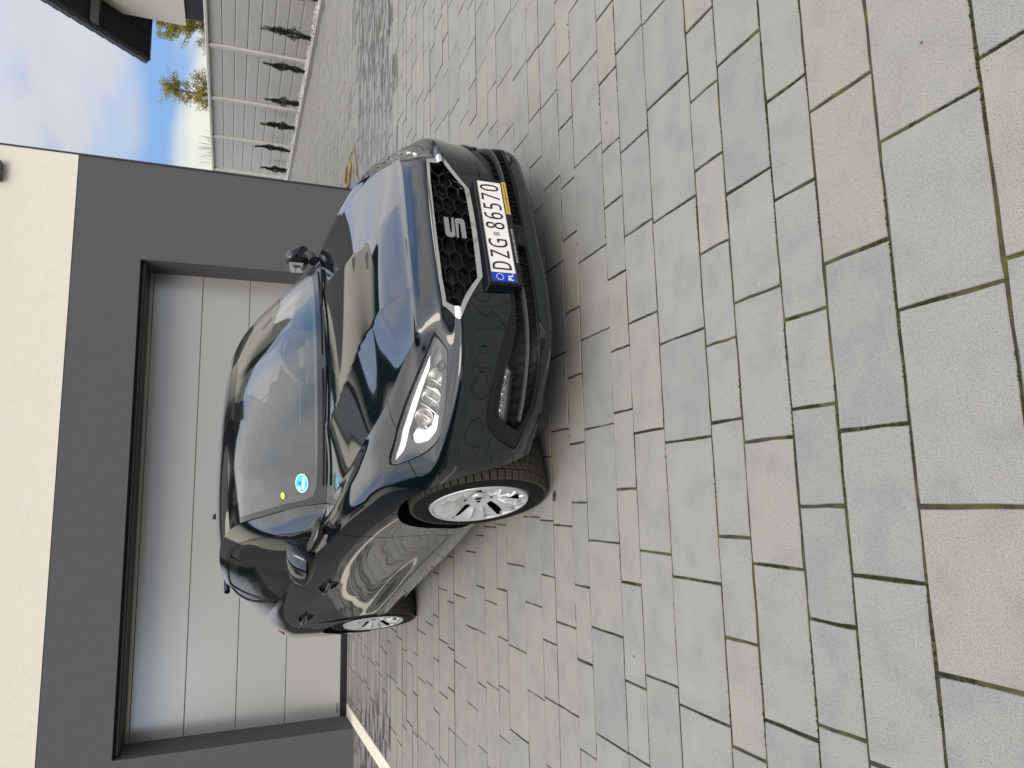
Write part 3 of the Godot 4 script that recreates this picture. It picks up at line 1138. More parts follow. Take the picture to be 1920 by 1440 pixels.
# ---------------------------------------------------------------- neighbour's house, top right
func build_neighbour() -> void:
	var h := thing("beige_house", "beige rendered house with a steep dark tiled gable roof beyond the fence", "house", Vector3(13.9, 0, -21.9))
	# gable wall faces the drive (-x); local z runs towards the camera
	var pitch := deg_to_rad(45.5)
	var tn := tan(pitch)
	var ey := 4.72           # roof underside over the wall corner
	var half := 5.0
	var st := begin()
	var pr := PackedVector2Array([Vector2(0, 3.04), Vector2(half * 2, 3.04), Vector2(half * 2, ey), Vector2(half, ey + half * tn), Vector2(0, ey)])
	# polygon is (z, y); extrude along x
	var tr := Transform3D(Basis(Vector3(0, 0, 1), Vector3(0, 1, 0), Vector3(-1, 0, 0)), Vector3.ZERO)
	prism(st, pr, -9.0, 0.0, tr)
	put("wall", st.commit(), M.stucco_light, h)
	put("base_wall", box_mesh(Vector3(0.55, -0.1, 0.5), Vector3(8.9, 3.03, half * 2 - 0.2)), mat(0.04, 0.04, 0.043, 0.8), h)
	put("porch_beam", box_mesh(Vector3(0.05, 2.55, 0.3), Vector3(0.54, 3.03, half * 2 - 0.2)), mat(0.022, 0.022, 0.025, 0.7), h)
	# roof slabs with a boarded soffit, overhanging 0.9 m at the gable and 0.66 m at the eaves
	var wood := mat(0.018, 0.017, 0.018, 0.75)
	var slab := begin()
	var sl := half / cos(pitch) + 0.66 / cos(pitch)
	for s in 2:
		var bz := Vector3(0, sin(pitch), cos(pitch))
		var o := Vector3(0, ey - 0.66 * tn, -0.66)
		if s == 1:
			bz = Vector3(0, sin(pitch), -cos(pitch))
			o = Vector3(0, ey - 0.66 * tn, half * 2 + 0.66)
		var ny := bz.cross(Vector3.RIGHT)
		if ny.y < 0:
			ny = -ny
		var t2 := Transform3D(Basis(Vector3.RIGHT, ny, Vector3.RIGHT.cross(ny)), o)
		var zz := -sl if t2.basis.z.dot(bz) < 0 else 0.0
		box(slab, Vector3(-0.88, 0.03, zz), Vector3(9.2, 0.16, zz + sl), 0.0, t2)
		# soffit boards seen from below, each its own
		if s == 0:
			var nb := 6
			for k in nb:
				var bm := box_mesh(Vector3(-0.87 + k * 0.145, 0.008, 0), Vector3(-0.87 + k * 0.145 + 0.138, 0.029, sl), 0.004)
				var b := put("soffit_board", bm, wood, h)
				b.transform = Transform3D(t2.basis, o + t2.basis.z * zz)
			var nt := int(sl / 0.33)
			for k in nt:
				# verge tiles, stepping up the slope
				var tm := box_mesh(Vector3(-0.97, 0.155, 0), Vector3(-0.62, 0.215, 0.36), 0.01)
				var v := put("verge_tile", tm, mat(0.035, 0.035, 0.038, 0.45), h)
				var along := bz * (k * 0.33)
				v.transform = Transform3D(Basis(Vector3.RIGHT, t2.basis.y.rotated(Vector3.RIGHT, 0.1), (bz if t2.basis.z.dot(bz) > 0 else -bz).rotated(Vector3.RIGHT, 0.1)), o + along - (Vector3.ZERO if t2.basis.z.dot(bz) > 0 else -bz * 0.36))
				var apron := put("verge_apron", box_mesh(Vector3(-0.975, 0.01, 0), Vector3(-0.945, 0.154, 0.34), 0.004), mat(0.035, 0.035, 0.038, 0.45), h)
				apron.transform = v.transform
			put("barge_board", _in(box_mesh(Vector3(-0.944, -0.06, zz), Vector3(-0.882, 0.15, zz + sl)), t2), mat(0.03, 0.03, 0.033, 0.55), h)
	put("roof", slab.commit(), mat(0.028, 0.028, 0.031, 0.5), h)
	# wall-plate beam under the eave overhang and gutter
	put("purlin", box_mesh(Vector3(-0.9, ey + 0.45, 0.62), Vector3(0.0, ey + 0.66, 0.86), 0.006), mat(0.045, 0.045, 0.047, 0.6), h)
	put("gutter", box_mesh(Vector3(-0.98, ey - 0.66 * tn + 0.06, -0.8), Vector3(9.2, ey - 0.66 * tn + 0.17, -0.68), 0.02), mat(0.12, 0.11, 0.11, 0.5), h)
	put("eave_board", box_mesh(Vector3(-0.88, ey - 0.66 * tn - 0.03, -0.676), Vector3(9.2, ey - 0.66 * tn + 0.14, -0.655)), wood, h)

func _in(m: ArrayMesh, t: Transform3D) -> ArrayMesh:
	var st := begin()
	st.append_from(m, 0, t)
	return st.commit()

# ---------------------------------------------------------------- out of view behind and beside the camera, placed for reflections in the paintwork
func build_surroundings() -> void:
	var h := thing("unseen_house", "cream house with a dark roof out of view behind the camera, brightening reflections in the car", "house", Vector3(3, 0, 17))  # out of view, gives the car a pale building to reflect
	var st := begin()
	box(st, Vector3(-9, -0.1, 0), Vector3(7, 4.4, 8))
	put("wall", st.commit(), M.stucco_light, h)
	var r := begin()
	prism(r, PackedVector2Array([Vector2(-0.8, 4.4), Vector2(4, 8.2), Vector2(8.8, 4.4)]), -9.6, 7.6, Transform3D(Basis(Vector3(0, 0, 1), Vector3(0, 1, 0), Vector3(-1, 0, 0)), Vector3(-2, 0, 0)))
	put("roof", r.commit(), mat(0.03, 0.03, 0.034, 0.5), h)
	for x in [-6.5, -2.0, 3.2]:
		put("window", box_mesh(Vector3(x, 1.0, -0.03), Vector3(x + 1.7, 2.4, 0.02)), mat(0.02, 0.025, 0.03, 0.05), h)
	var hd := thing("unseen_hedge", "dark evergreen row out of view beside the drive, darkening reflections in the car door", "unseen_hedge", Vector3(-10.5, 0, -2))  # out of view, darkens what the car side reflects
	rng.seed = 31
	var f := begin()
	for k in 14000:
		var p := Vector3(rng.randf_range(-0.6, 0.6), rng.randf_range(0.0, 4.4), rng.randf_range(-6.0, 16.0))
		var o := Vector3(rng.randf_range(0.2, 1), rng.randf_range(-0.3, 0.3), rng.randf_range(-0.5, 0.5)).normalized()
		var u := o.cross(Vector3.UP).normalized() * 0.12
		tri(f, p, p + u + Vector3(0, 0.14, 0), p - u + Vector3(0, 0.16, 0) + o * 0.05)
	put("foliage", f.commit(), mat(0.03, 0.045, 0.02, 0.8), hd)
	put("dark_core", box_mesh(Vector3(-0.35, 0, -6), Vector3(0.2, 4.2, 16)), mat(0.02, 0.025, 0.014, 0.95), hd)  # solid dark core, keeps the door reflection dark

# ---------------------------------------------------------------- hose, leaves
func build_small() -> void:
	var y := mat(0.34, 0.27, 0.09, 0.45)
	var pts := []
	rng.seed = 12
	for k in 88:
		var a := k * TAU / 22.0
		var r := 0.21 + 0.025 * sin(k * 0.37)
		pts.append(Vector3(4.23 + cos(a) * r * 0.72 + 0.02 * sin(k * 0.21), 0.018 + 0.006 * (k / 22) + 0.004 * sin(k * 1.3), -9.38 + sin(a) * r))
	for e in [Vector3(4.45, 0.016, -9.2), Vector3(4.44, 0.014, -9.02), Vector3(4.36, 0.014, -8.9), Vector3(4.2, 0.014, -8.8), Vector3(3.95, 0.014, -8.7), Vector3(3.6, 0.014, -8.35), Vector3(3.1, 0.014, -8.0)]:
		pts.append(e)
	var st := begin()
	tube(st, pts, 0.0085, 8)
	var hose := put("garden_hose", st.commit(), y)
	tag(hose, "coiled yellow garden hose lying on the paving at the house corner", "hose")
	# a dead leaf in front of the wheel and some grit
	var lf := begin()
	tri(lf, Vector3(0, 0, 0), Vector3(0.02, 0.004, 0.012), Vector3(0.045, 0.001, 0))
	tri(lf, Vector3(0, 0, 0), Vector3(0.045, 0.001, 0), Vector3(0.018, 0.006, -0.014))
	tri(lf, Vector3(0, 0, 0), Vector3(0.018, 0.006, -0.014), Vector3(-0.012, 0.002, -0.006))
	tri(lf, Vector3(0, 0, 0), Vector3(-0.012, 0.002, -0.006), Vector3(0.02, 0.004, 0.012))
	var leaf := put("fallen_leaf", lf.commit(), mat(0.02, 0.015, 0.01, 0.8))
	leaf.position = Vector3(-0.05, 0.004, -2.99)
	tag(leaf, "small dark fallen leaf on a paver in front of the car", "leaf")
	var g := begin()
	for k in 150:
		var p := Vector3(rng.randf_range(-1.6, 2.6), 0.0008, rng.randf_range(-3.6, -0.8))
		var s := rng.randf_range(0.0008, 0.002) if k > 9 else rng.randf_range(0.003, 0.0055)
		var q := []
		for a in 5:
			q.append(p + Vector3(cos(a * 1.257 + k), 0, sin(a * 1.257 + k)) * s * rng.randf_range(0.5, 1.3))
		var t := p + Vector3(rng.randf_range(-0.3, 0.3), 1.0, rng.randf_range(-0.3, 0.3)) * s
		for a in 5:
			tri(g, q[(a + 1) % 5], q[a], t)
	var gr := put("grit", g.commit(), mat(0.08, 0.075, 0.07, 0.9))
	gr.set_meta("kind", "stuff")
	tag(gr, "crumbs of grit scattered over the pavers", "grit")

# ---------------------------------------------------------------- the car
# local axes: x across, y up, z forward from the front axle; s = -z along the flanks
var body := Patch.new()
var green := Patch.new()
var screen := Patch.new()
var roofp := Patch.new()
var hatch := Patch.new()

func st_(s: float, rows: Array) -> Array:
	# a station: rows of [half width, height] or [half width, height, forward]
	var p := PackedVector3Array()
	for r in rows:
		p.append(Vector3(r[0], r[1], r[2] if r.size() > 2 else -s))
	return [s, p]

func patch_from(list: Array, m0: bool, m1: bool, into: Patch) -> void:
	var s := PackedFloat32Array()
	var p := []
	var flipx := func(a: PackedVector3Array) -> PackedVector3Array:
		var o := PackedVector3Array()
		for q in a:
			o.append(Vector3(-q.x, q.y, q.z))
		return o
	if m0:
		s.append(2.0 * list[0][0] - list[1][0])
		p.append(flipx.call(list[1][1]))
	for e in list:
		s.append(e[0])
		p.append(e[1])
	if m1:
		var n := list.size()
		s.append(2.0 * list[n - 1][0] - list[n - 2][0])
		p.append(flipx.call(list[n - 2][1]))
	into.setup(s, p)

func car_surfaces() -> void:
	var l := []
	l.append(st_(-1.40, [[0, .195, .80], [0, .225, .835], [0, .32, .825], [0, .45, .818], [0, .57, .828], [0, .61, .822], [0, .668, .822], [0, .712, .785], [0, .737, .745]]))
	l.append(st_(-1.18, [[.22, .195, .795], [.22, .222, .832], [.22, .32, .818], [.22, .45, .812], [.22, .57, .818], [.22, .61, .812], [.22, .664, .814], [.22, .708, .78], [.22, .735, .742]]))
	l.append(st_(-.98, [[.40, .20, .775], [.40, .225, .812], [.415, .32, .795], [.425, .45, .795], [.432, .572, .800], [.42, .603, .785], [.395, .655, .795], [.39, .705, .765], [.385, .734, .733]]))
	l.append(st_(-.82, [[.50, .205, .755], [.515, .24, .785], [.56, .33, .735], [.575, .45, .722], [.583, .575, .728], [.555, .608, .70], [.505, .66, .685], [.475, .715, .69], [.455, .738, .705]]))
	l.append(st_(-.66, [[.61, .21, .66], [.64, .255, .68], [.685, .34, .62], [.70, .45, .607], [.703, .585, .612], [.672, .617, .588], [.60, .685, .585], [.535, .745, .605], [.497, .762, .618]]))
	l.append(st_(-.52, [[.71, .21, .54], [.745, .27, .555], [.78, .35, .50], [.793, .46, .49], [.79, .595, .492], [.765, .63, .478], [.69, .71, .49], [.60, .77, .505], [.555, .787, .515]]))
	l.append(st_(-.40, [[.785, .21], [.82, .28], [.845, .36], [.857, .46], [.85, .60], [.828, .645], [.755, .735], [.66, .79], [.605, .81]]))
	l.append(st_(-.25, [[.835, .2], [.868, .28], [.885, .38], [.888, .48], [.884, .605], [.858, .69], [.80, .785], [.715, .832], [.648, .845]]))
	l.append(st_(0.0, [[.83, .2], [.868, .29], [.888, .40], [.894, .52], [.892, .645], [.875, .745], [.838, .83], [.765, .876], [.69, .885]]))
	l.append(st_(.4, [[.835, .205], [.872, .3], [.872, .42], [.878, .56], [.886, .70], [.882, .81], [.855, .892], [.80, .928], [.735, .935]]))
	l.append(st_(.8, [[.845, .21], [.88, .32], [.864, .45], [.868, .59], [.88, .72], [.886, .84], [.868, .915], [.842, .96], [.812, .985]]))
	l.append(st_(1.4, [[.845, .22], [.88, .33], [.858, .46], [.862, .58], [.878, .73], [.89, .86], [.87, .93], [.85, .985], [.828, 1.015]]))
	l.append(st_(2.0, [[.85, .23], [.885, .34], [.872, .46], [.875, .60], [.885, .75], [.895, .88], [.872, .95], [.84, 1.01], [.81, 1.045]]))
	l.append(st_(2.5, [[.85, .24], [.885, .33], [.895, .46], [.90, .62], [.90, .76], [.897, .89], [.868, .965], [.82, 1.03], [.77, 1.075]]))
	l.append(st_(2.9, [[.82, .25], [.86, .33], [.88, .46], [.885, .62], [.885, .76], [.875, .89], [.835, .97], [.78, 1.04], [.72, 1.09]]))
	l.append(st_(3.15, [[.79, .26], [.83, .34], [.85, .46], [.855, .62], [.85, .76], [.835, .885], [.78, .965], [.72, 1.035], [.66, 1.09]]))
	l.append(st_(3.33, [[.70, .27, -3.33], [.745, .35, -3.36], [.765, .46, -3.38], [.765, .62, -3.38], [.76, .76, -3.37], [.74, .885, -3.34], [.69, .965, -3.30], [.64, 1.03, -3.26], [.60, 1.09, -3.22]]))
	l.append(st_(3.56, [[.45, .27, -3.42], [.47, .35, -3.47], [.48, .46, -3.49], [.48, .62, -3.48], [.47, .76, -3.46], [.46, .885, -3.42], [.45, .965, -3.38], [.43, 1.03, -3.33], [.42, 1.09, -3.28]]))
	l.append(st_(4.02, [[0, .27, -3.45], [0, .35, -3.50], [0, .46, -3.52], [0, .62, -3.51], [0, .76, -3.49], [0, .885, -3.45], [0, .965, -3.41], [0, 1.03, -3.36], [0, 1.09, -3.31]]))
	patch_from(l, true, true, body)
	# side of the cabin: from the belt line up to the roof rail
	var rail := [[.41, .71, .935], [.53, .68, 1.035], [.71, .65, 1.14], [.90, .62, 1.25], [1.08, .592, 1.33], [1.2, .578, 1.362], [1.37, .565, 1.39], [1.7, .555, 1.41], [2.14, .545, 1.40], [2.6, .53, 1.36], [2.9, .515, 1.30], [3.1, .55, 1.19], [3.22, .60, 1.09]]
	l = []
	for r in rail:
		var b: Vector3 = body.at(r[0], 8.0)
		var t := Vector3(r[1], r[2], -r[0])
		var rows := PackedVector3Array()
		for k in 4:
			var w := k / 3.0
			var bul: float = .022 * sin(PI * w) * minf(1.0, (t.y - b.y) / .3)
			rows.append(b.lerp(t, w) + Vector3(bul, .4 * bul, 0))
		l.append([r[0], rows])
	patch_from(l, false, false, green)
	# windscreen: stations up the glass, rows from the middle to the pillar
	var mid := [[0.0, .945, -.215], [.28, 1.083, -.425], [.55, 1.21, -.635], [.8, 1.315, -.83], [1.0, 1.388, -1.0]]
	var side := [.41, .62, .83, 1.02, 1.18]
	l = []
	for k in 5:
		var e: Vector3 = green.at(side[k], 3.0)
		var c := Vector3(0, mid[k][1], mid[k][2])
		var rows := PackedVector3Array()
		for q in 5:
			var p := q / 4.0
			var w := 1.0 - pow(p, 2.3)
			rows.append(Vector3(e.x * p, lerpf(e.y, c.y, w), lerpf(e.z, c.z, w)))
		l.append([mid[k][0], rows])
	patch_from(l, false, false, screen)
	# roof: stations back along the car, rows from the middle to the rail
	var rs := [1.18, 1.37, 1.7, 2.14, 2.6, 2.88]
	var rc := [[1.388, -1.0], [1.418, -1.27], [1.442, -1.68], [1.446, -2.14], [1.424, -2.66], [1.385, -3.12]]
	l = []
	for k in 6:
		var e: Vector3 = green.at(rs[k], 3.0)
		var rows := PackedVector3Array()
		for q in 5:
			var p := q / 4.0
			var w := 1.0 - pow(p, 2.6)
			rows.append(Vector3(e.x * p, lerpf(e.y, rc[k][0], w), lerpf(e.z, rc[k][1], 1.0 - pow(p, 2.0))))
		l.append([rs[k], rows])
	patch_from(l, false, false, roofp)
	l = []
	for k in 4:
		var t := k / 3.0
		var e: Vector3 = (green.at(2.88, 3.0) as Vector3).lerp(body.at(3.33, 8.0), t)
		var c := Vector3(0, 1.385, -3.12).lerp(Vector3(0, 1.09, -3.31), t)
		var rows := PackedVector3Array()
		for q in 4:
			var p := q / 3.0
			var w := 1.0 - p * p
			rows.append(Vector3(e.x * p, lerpf(e.y, c.y, w), lerpf(e.z, c.z, w)))
		l.append([t, rows])
	patch_from(l, false, false, hatch)

# half width and height of the bonnet edge at a given forward position
var _edge := []
func bonnet_edge(f: float) -> Vector2:
	if _edge.is_empty():
		var s := -0.86
		while s < 0.6:
			_edge.append(body.at(s, 8.0))
			s += 0.01
	if f >= (_edge[0] as Vector3).z:
		var e: Vector3 = _edge[0]
		return Vector2(e.x, e.y + (f - e.z) * -0.35)
	for i in range(1, _edge.size()):
		var b: Vector3 = _edge[i]
		if f >= b.z:
			var a: Vector3 = _edge[i - 1]
			var t := (f - a.z) / (b.z - a.z)
			return Vector2(lerpf(a.x, b.x, t), lerpf(a.y, b.y, t))
	var z: Vector3 = _edge[-1]
	return Vector2(z.x, z.y)

func bonnet(x: float, f: float) -> Vector3:
	var e := bonnet_edge(f)
	var w := absf(x) / e.x
	var bulge := lerpf(0.003, 0.034, smoothstep(0.76, 0.42, f)) - 0.004 * smoothstep(0.15, -0.3, f)
	var crease := lerpf(0.50, 0.36, smoothstep(0.745, 0.47, f)) + 0.19 * smoothstep(0.47, -0.3, f)
	var inner := 1.0 - 0.07 * pow(minf(w / crease, 1.3), 2.0)
	var outer := 0.0
	if w < 1.0:
		outer = 0.93 * pow(clampf(1.0 - (w - crease) / (1.0 - crease), 0.0, 2.0), 1.55)
	# blend the two with a short radius round the crease
	var k := 0.022
	var h := clampf(0.5 + 0.5 * (outer - inner) / k, 0.0, 1.0)
	var q := lerpf(outer, inner, h) - k * h * (1.0 - h)
	return Vector3(x, e.y + bulge * q, f)

func arch(cs: float, r: float) -> PackedVector2Array:
	# the wheel arch circle seen from the side, as a polygon on the body surface
	var p := PackedVector2Array()
	for i in 49:
		var a := PI * (i / 48.0)
		var s := cs - cos(a) * r
		var y := 0.317 + sin(a) * r
		p.append(Vector2(s, body_row(s, y)))
	p.append(Vector2(cs + r, -0.5))
	p.append(Vector2(cs - r, -0.5))
	if Geometry2D.is_polygon_clockwise(p):
		p.reverse()
	return p

func body_row(s: float, y: float) -> float:
	var lo := 0.0
	var hi := 8.0
	for i in 30:
		var m := (lo + hi) * 0.5
		if (body.at(s, m) as Vector3).y < y:
			lo = m
		else:
			hi = m
	return (lo + hi) * 0.5

func grow2(p: PackedVector2Array, d: float, sv := 0.1) -> PackedVector2Array:
	# offset a polygon of (metres, rows), a row being about sv metres
	var q := PackedVector2Array()
	for e in p:
		q.append(Vector2(e.x * 100.0, e.y * sv * 100.0))
	var r: Array = Geometry2D.offset_polygon(q, d * 100.0, Geometry2D.JOIN_MITER)
	var o := PackedVector2Array()
	var best := -1.0
	for k in r:
		if k.size() > 2:
			var b := Rect2(k[0], Vector2.ZERO)
			for e in k:
				b = b.expand(e)
			if b.get_area() > best:
				best = b.get_area()
				o = PackedVector2Array()
				for e in k:
					o.append(Vector2(e.x / 100.0, e.y / (sv * 100.0)))
	return o

func both(s: Array) -> Array:
	return merge(s, mirrored(s))

func car_materials() -> void:
	var p := mat(0.002, 0.0052, 0.0075, 0.06, 0.0, 0.36)
	p.clearcoat_enabled = true
	p.clearcoat = 1.0
	p.clearcoat_roughness = 0.015
	M.paint = p
	var g := StandardMaterial3D.new()
	g.albedo_color = Color(lin(0.07, 0.11, 0.10), 0.05)
	g.transparency = BaseMaterial3D.TRANSPARENCY_ALPHA
	g.roughness = 0.01
	g.metallic_specular = 0.6
	M.glass = g
	var d := g.duplicate()
	d.albedo_color = Color(lin(0.008, 0.014, 0.013), 0.55)
	M.side_glass = d
	var dd := g.duplicate()
	dd.albedo_color = Color(lin(0.006, 0.007, 0.008), 0.85)
	M.rear_glass = dd
	var e := g.duplicate()
	e.albedo_color = Color(lin(0.8, 0.8, 0.8), 0.03)
	M.lens = e
	M.plastic = mat(0.008, 0.008, 0.009, 0.4, 0.0, 0.4)
	M.matte = mat(0.005, 0.005, 0.006, 0.6, 0.0, 0.4)
	M.strip = mat(0.055, 0.057, 0.062, 0.35)
	M.rubber = mat(0.006, 0.006, 0.006, 0.7, 0.0, 0.3)
	var tr := mat(0.042, 0.037, 0.029, 0.9)
	M.tread = tr
	M.alloy = mat(0.56, 0.565, 0.57, 0.32, 0.4)
	M.cloth = mat(0.03, 0.03, 0.032, 0.85)
	M.lining = mat(0.36, 0.34, 0.29, 0.9)

const HEADLIGHT := [[-0.885, 6.285], [-0.877, 5.89], [-0.859, 5.331], [-0.8, 5.204], [-0.709, 5.03], [-0.613, 4.839], [-0.553, 4.72], [-0.499, 5.009], [-0.354, 5.62], [-0.304, 5.8], [-0.292, 5.966], [-0.314, 6.106], [-0.412, 6.454], [-0.544, 6.498], [-0.67, 6.436], [-0.805, 6.452]]
const HEADLIGHT_HOLE := [[-.905, 6.33], [-.885, 5.89], [-.862, 5.30], [-.80, 5.17], [-.709, 4.99], [-.613, 4.80], [-.548, 4.67], [-.49, 4.97], [-.349, 5.60], [-.297, 5.78], [-.283, 6.0], [-.312, 6.24], [-.423, 6.58], [-.542, 6.61], [-.657, 6.57], [-.769, 6.572], [-.868, 6.46]]
const INTAKE := [[-1.5, 2.302], [-1.2, 2.342], [-1.043, 2.402], [-0.937, 2.681], [-0.835, 2.88], [-0.729, 3.032], [-0.649, 3.042], [-0.608, 2.941], [-0.573, 2.715], [-0.533, 2.349], [-0.464, 1.568], [-0.454, 1.271], [-0.539, 1.198], [-0.588, 0.925], [-0.717, 1.131], [-0.884, 1.419], [-0.988, 1.473], [-1.267, 1.493], [-1.4, 1.493], [-1.5, 1.493]]
const INNER := [[-1.5, 2.189], [-1.18, 2.219], [-0.957, 2.289], [-0.859, 2.442], [-0.832, 2.474], [-0.788, 2.676], [-0.707, 2.706], [-0.646, 2.66], [-0.607, 2.414], [-0.59, 2.129], [-0.529, 1.49], [-0.603, 1.168], [-0.726, 1.281], [-0.891, 1.526], [-0.991, 1.579], [-1.267, 1.566], [-1.5, 1.566]]
const FOG := [[-0.826, 2.588], [-0.797, 2.408], [-0.762, 2.401], [-0.683, 2.345], [-0.608, 2.278], [-0.629, 2.526], [-0.654, 2.638], [-0.726, 2.66], [-0.772, 2.626]]
const GRILLE := [[-1.5, 5.93], [-1.4, 5.93], [-1.218, 5.9], [-1.015, 5.915], [-0.99, 4.227], [-1.011, 4.031], [-1.176, 3.187], [-1.4, 3.167], [-1.5, 3.167]]
const GRILLE_IN := [[-1.5, 5.64], [-1.4, 5.64], [-1.221, 5.62], [-1.04, 5.63], [-1.043, 4.38], [-1.04, 4.14], [-1.17, 3.37], [-1.4, 3.35], [-1.5, 3.35]]
const BLADE := [[-1.4, 1.976], [-1.02, 1.946], [-0.914, 1.918], [-0.783, 1.85], [-0.657, 1.73], [-0.582, 1.677], [-0.573, 1.548], [-0.649, 1.611], [-0.776, 1.745], [-0.911, 1.83], [-1.019, 1.871], [-1.4, 1.901]]
const DLO := [[.56, .02], [.68, .95], [.814, 1.70], [.979, 2.10], [1.255, 2.40], [1.486, 2.58], [1.733, 2.67], [2.0, 2.69], [2.35, 2.68], [2.55, 2.5], [2.60, 2.15], [2.474, 1.224], [2.223, .407], [2.087, .10], [1.993, .03], [1.46, .03], [.8, .03]]

func build_car() -> void:
	car_surfaces()
	car_materials()
	var car := thing("parked_car", "dark green hatchback with silver wheels parked in front of the garage", "car", Vector3(.756, 0, -3.425), deg_to_rad(19.9))
	var B: Callable = body.at
	var hl := soften(poly2(HEADLIGHT), 1, 0.12)
	var hlg := soften(poly2(HEADLIGHT_HOLE), 1, 0.12)
	var intake := soften(poly2(INTAKE), 1, 0.1)
	var grille := poly2(GRILLE)
	var fa := arch(-0.022, 0.370)
	var ra := arch(2.686, 0.372)
	var g := 0.0018
	# --- front bumper, one piece across the nose
	var seam := [[-.26, 0], [-.23, 4.1], [-.35, 5.6], [-.36, 6.2], [-.413, 6.456], [-.447, 8]]
	var bp := [[-1.4, 0]]
	for e in seam:
		bp.append([e[0] - g, e[1]])
	bp.append([-1.4, 8.0])
	var s := soup()
	sheet(s, B, poly2(bp), [hlg, intake, grille, fa], 0.022, 0.2, 1.0, 0.0, 0.012)
	put("front_bumper", soup_mesh(both(s)), M.paint, car)
	# --- wings
	var wp := []
	for e in seam:
		wp.append([e[0] + g, e[1]])
	wp.append_array([[.345, 8], [.385, 6.5], [.396, 5.6], [.376, 4.4], [.43, 3.4], [.46, 1.2], [.46, 0]])
	s = soup()
	sheet(s, B, poly2(wp), [hlg, fa], 0.025, 0.2, 1.0, 0.0, 0.012)
	put("front_wing", soup_mesh(mirrored(s)), M.paint, car)
	put("front_wing", soup_mesh(s), M.paint, car)
	# --- doors
	var fd := [[.352, 8], [.392, 6.5], [.403, 5.6], [.383, 4.4], [.436, 3.4], [.465, 1.25], [1.50, 1.25], [1.50, 4.0], [1.465, 5.6], [1.435, 6.8], [1.40, 8]]
	var rd := [[1.405, 8], [1.44, 6.8], [1.47, 5.6], [1.505, 4.0], [1.505, 1.25], [2.24, 1.25], [2.30, 2.8], [2.37, 4.1], [2.335, 4.7], [2.285, 5.5], [2.235, 6.8], [2.19, 8]]
	for e in [["front_door", fd, 1.33, 4.66], ["rear_door", rd, 2.145, 4.86]]:
		s = soup()
		var hole := PackedVector2Array()
		for i in 20:
			hole.append(Vector2(e[2] + cos(TAU * i / 20) * 0.115, e[3] + sin(TAU * i / 20) * 0.43))
		sheet(s, B, poly2(e[1]), [ra, hole] if e[0] == "rear_door" else [hole], 0.035, 0.2, 1.0, 0.0, 0.010)
		# the bowl behind the handle and the grip across it
		var cup := soup()
		sheet(cup, B, hole, [], 0.02, 0.12, 1.0, -0.018, 0.0)
		var h := begin()
		var pts := []
		var rad := []
		for i in 9:
			var t := i / 8.0
			pts.append(B.call(e[2] - 0.12 + t * 0.26, e[3] + 0.06 + 0.02 * t) + Vector3(0.004 + 0.022 * sin(PI * clampf(t, 0.03, 0.97)), 0, 0))
			rad.append(0.007 + 0.008 * sin(PI * clampf(t, 0.05, 0.95)))
		tube(h, pts, rad, 10)
		var hm := h.commit_to_arrays()
		for side in [-1, 1]:
			var door := put(e[0], soup_mesh(mirrored(s) if side < 0 else s), M.paint, car)
			put("handle_bowl", soup_mesh(mirrored(cup) if side < 0 else cup), M.black, door)
			var hs := [hm[Mesh.ARRAY_VERTEX], hm[Mesh.ARRAY_NORMAL]]
			put("handle", soup_mesh(mirrored(hs) if side < 0 else hs), M.paint, door)
	# --- sills, rear quarters with bumper
	s = soup()
	sheet(s, B, poly2([[.464, 0], [2.36, 0], [2.36, 1.215], [.464, 1.215]]), [ra], 0.05, 0.2, 1.0, 0.0, 0.01)
	put("sill", soup_mesh(mirrored(s)), M.paint, car)
	put("sill", soup_mesh(s), M.paint, car)
	var tail := poly2([[3.02, 5.5], [3.2, 5.45], [3.6, 5.2], [3.75, 5.1], [3.75, 6.0], [3.4, 6.25], [3.1, 6.2], [2.98, 5.9]])
	s = soup()
	sheet(s, B, poly2([[2.365, 0], [4.02, 0], [4.02, 8], [2.195, 8], [2.24, 6.8], [2.29, 5.5], [2.34, 4.7], [2.375, 4.1], [2.365, 2.8]]), [ra, tail], 0.035, 0.2, 1.0, 0.0, 0.01)
	put("rear_quarter", soup_mesh(mirrored(s)), M.paint, car)
	put("rear_quarter", soup_mesh(s), M.paint, car)
	s = soup()
	sheet(s, B, grow2(tail, -0.003), [], 0.04, 0.2, 1.0, 0.006, 0.02)
	var red := mat(0.32, 0.012, 0.015, 0.08)
	put("tail_light", soup_mesh(mirrored(s)), red, car)
	put("tail_light", soup_mesh(s), red, car)
	# black sheet under the panels that makes the shut lines read dark
	s = soup()
	sheet(s, B, poly2([[-1.4, 0.05], [3.9, 0.05], [3.9, 7.93], [-1.4, 7.93]]), [grow2(hlg, 0.004), grow2(intake, 0.006), grille, arch(-0.022, 0.380), arch(2.686, 0.382)], 0.06, 0.3, 1.0, -0.013)
	put("dark_gap_liner", soup_mesh(both(s)), M.black, car)
	_bonnet(car)
	_cabin(car)
	_front_face(car, hl, hlg, intake, grille)
	_plate(car)
	_mirrors(car)
	_interior(car)
	_wheels(car)

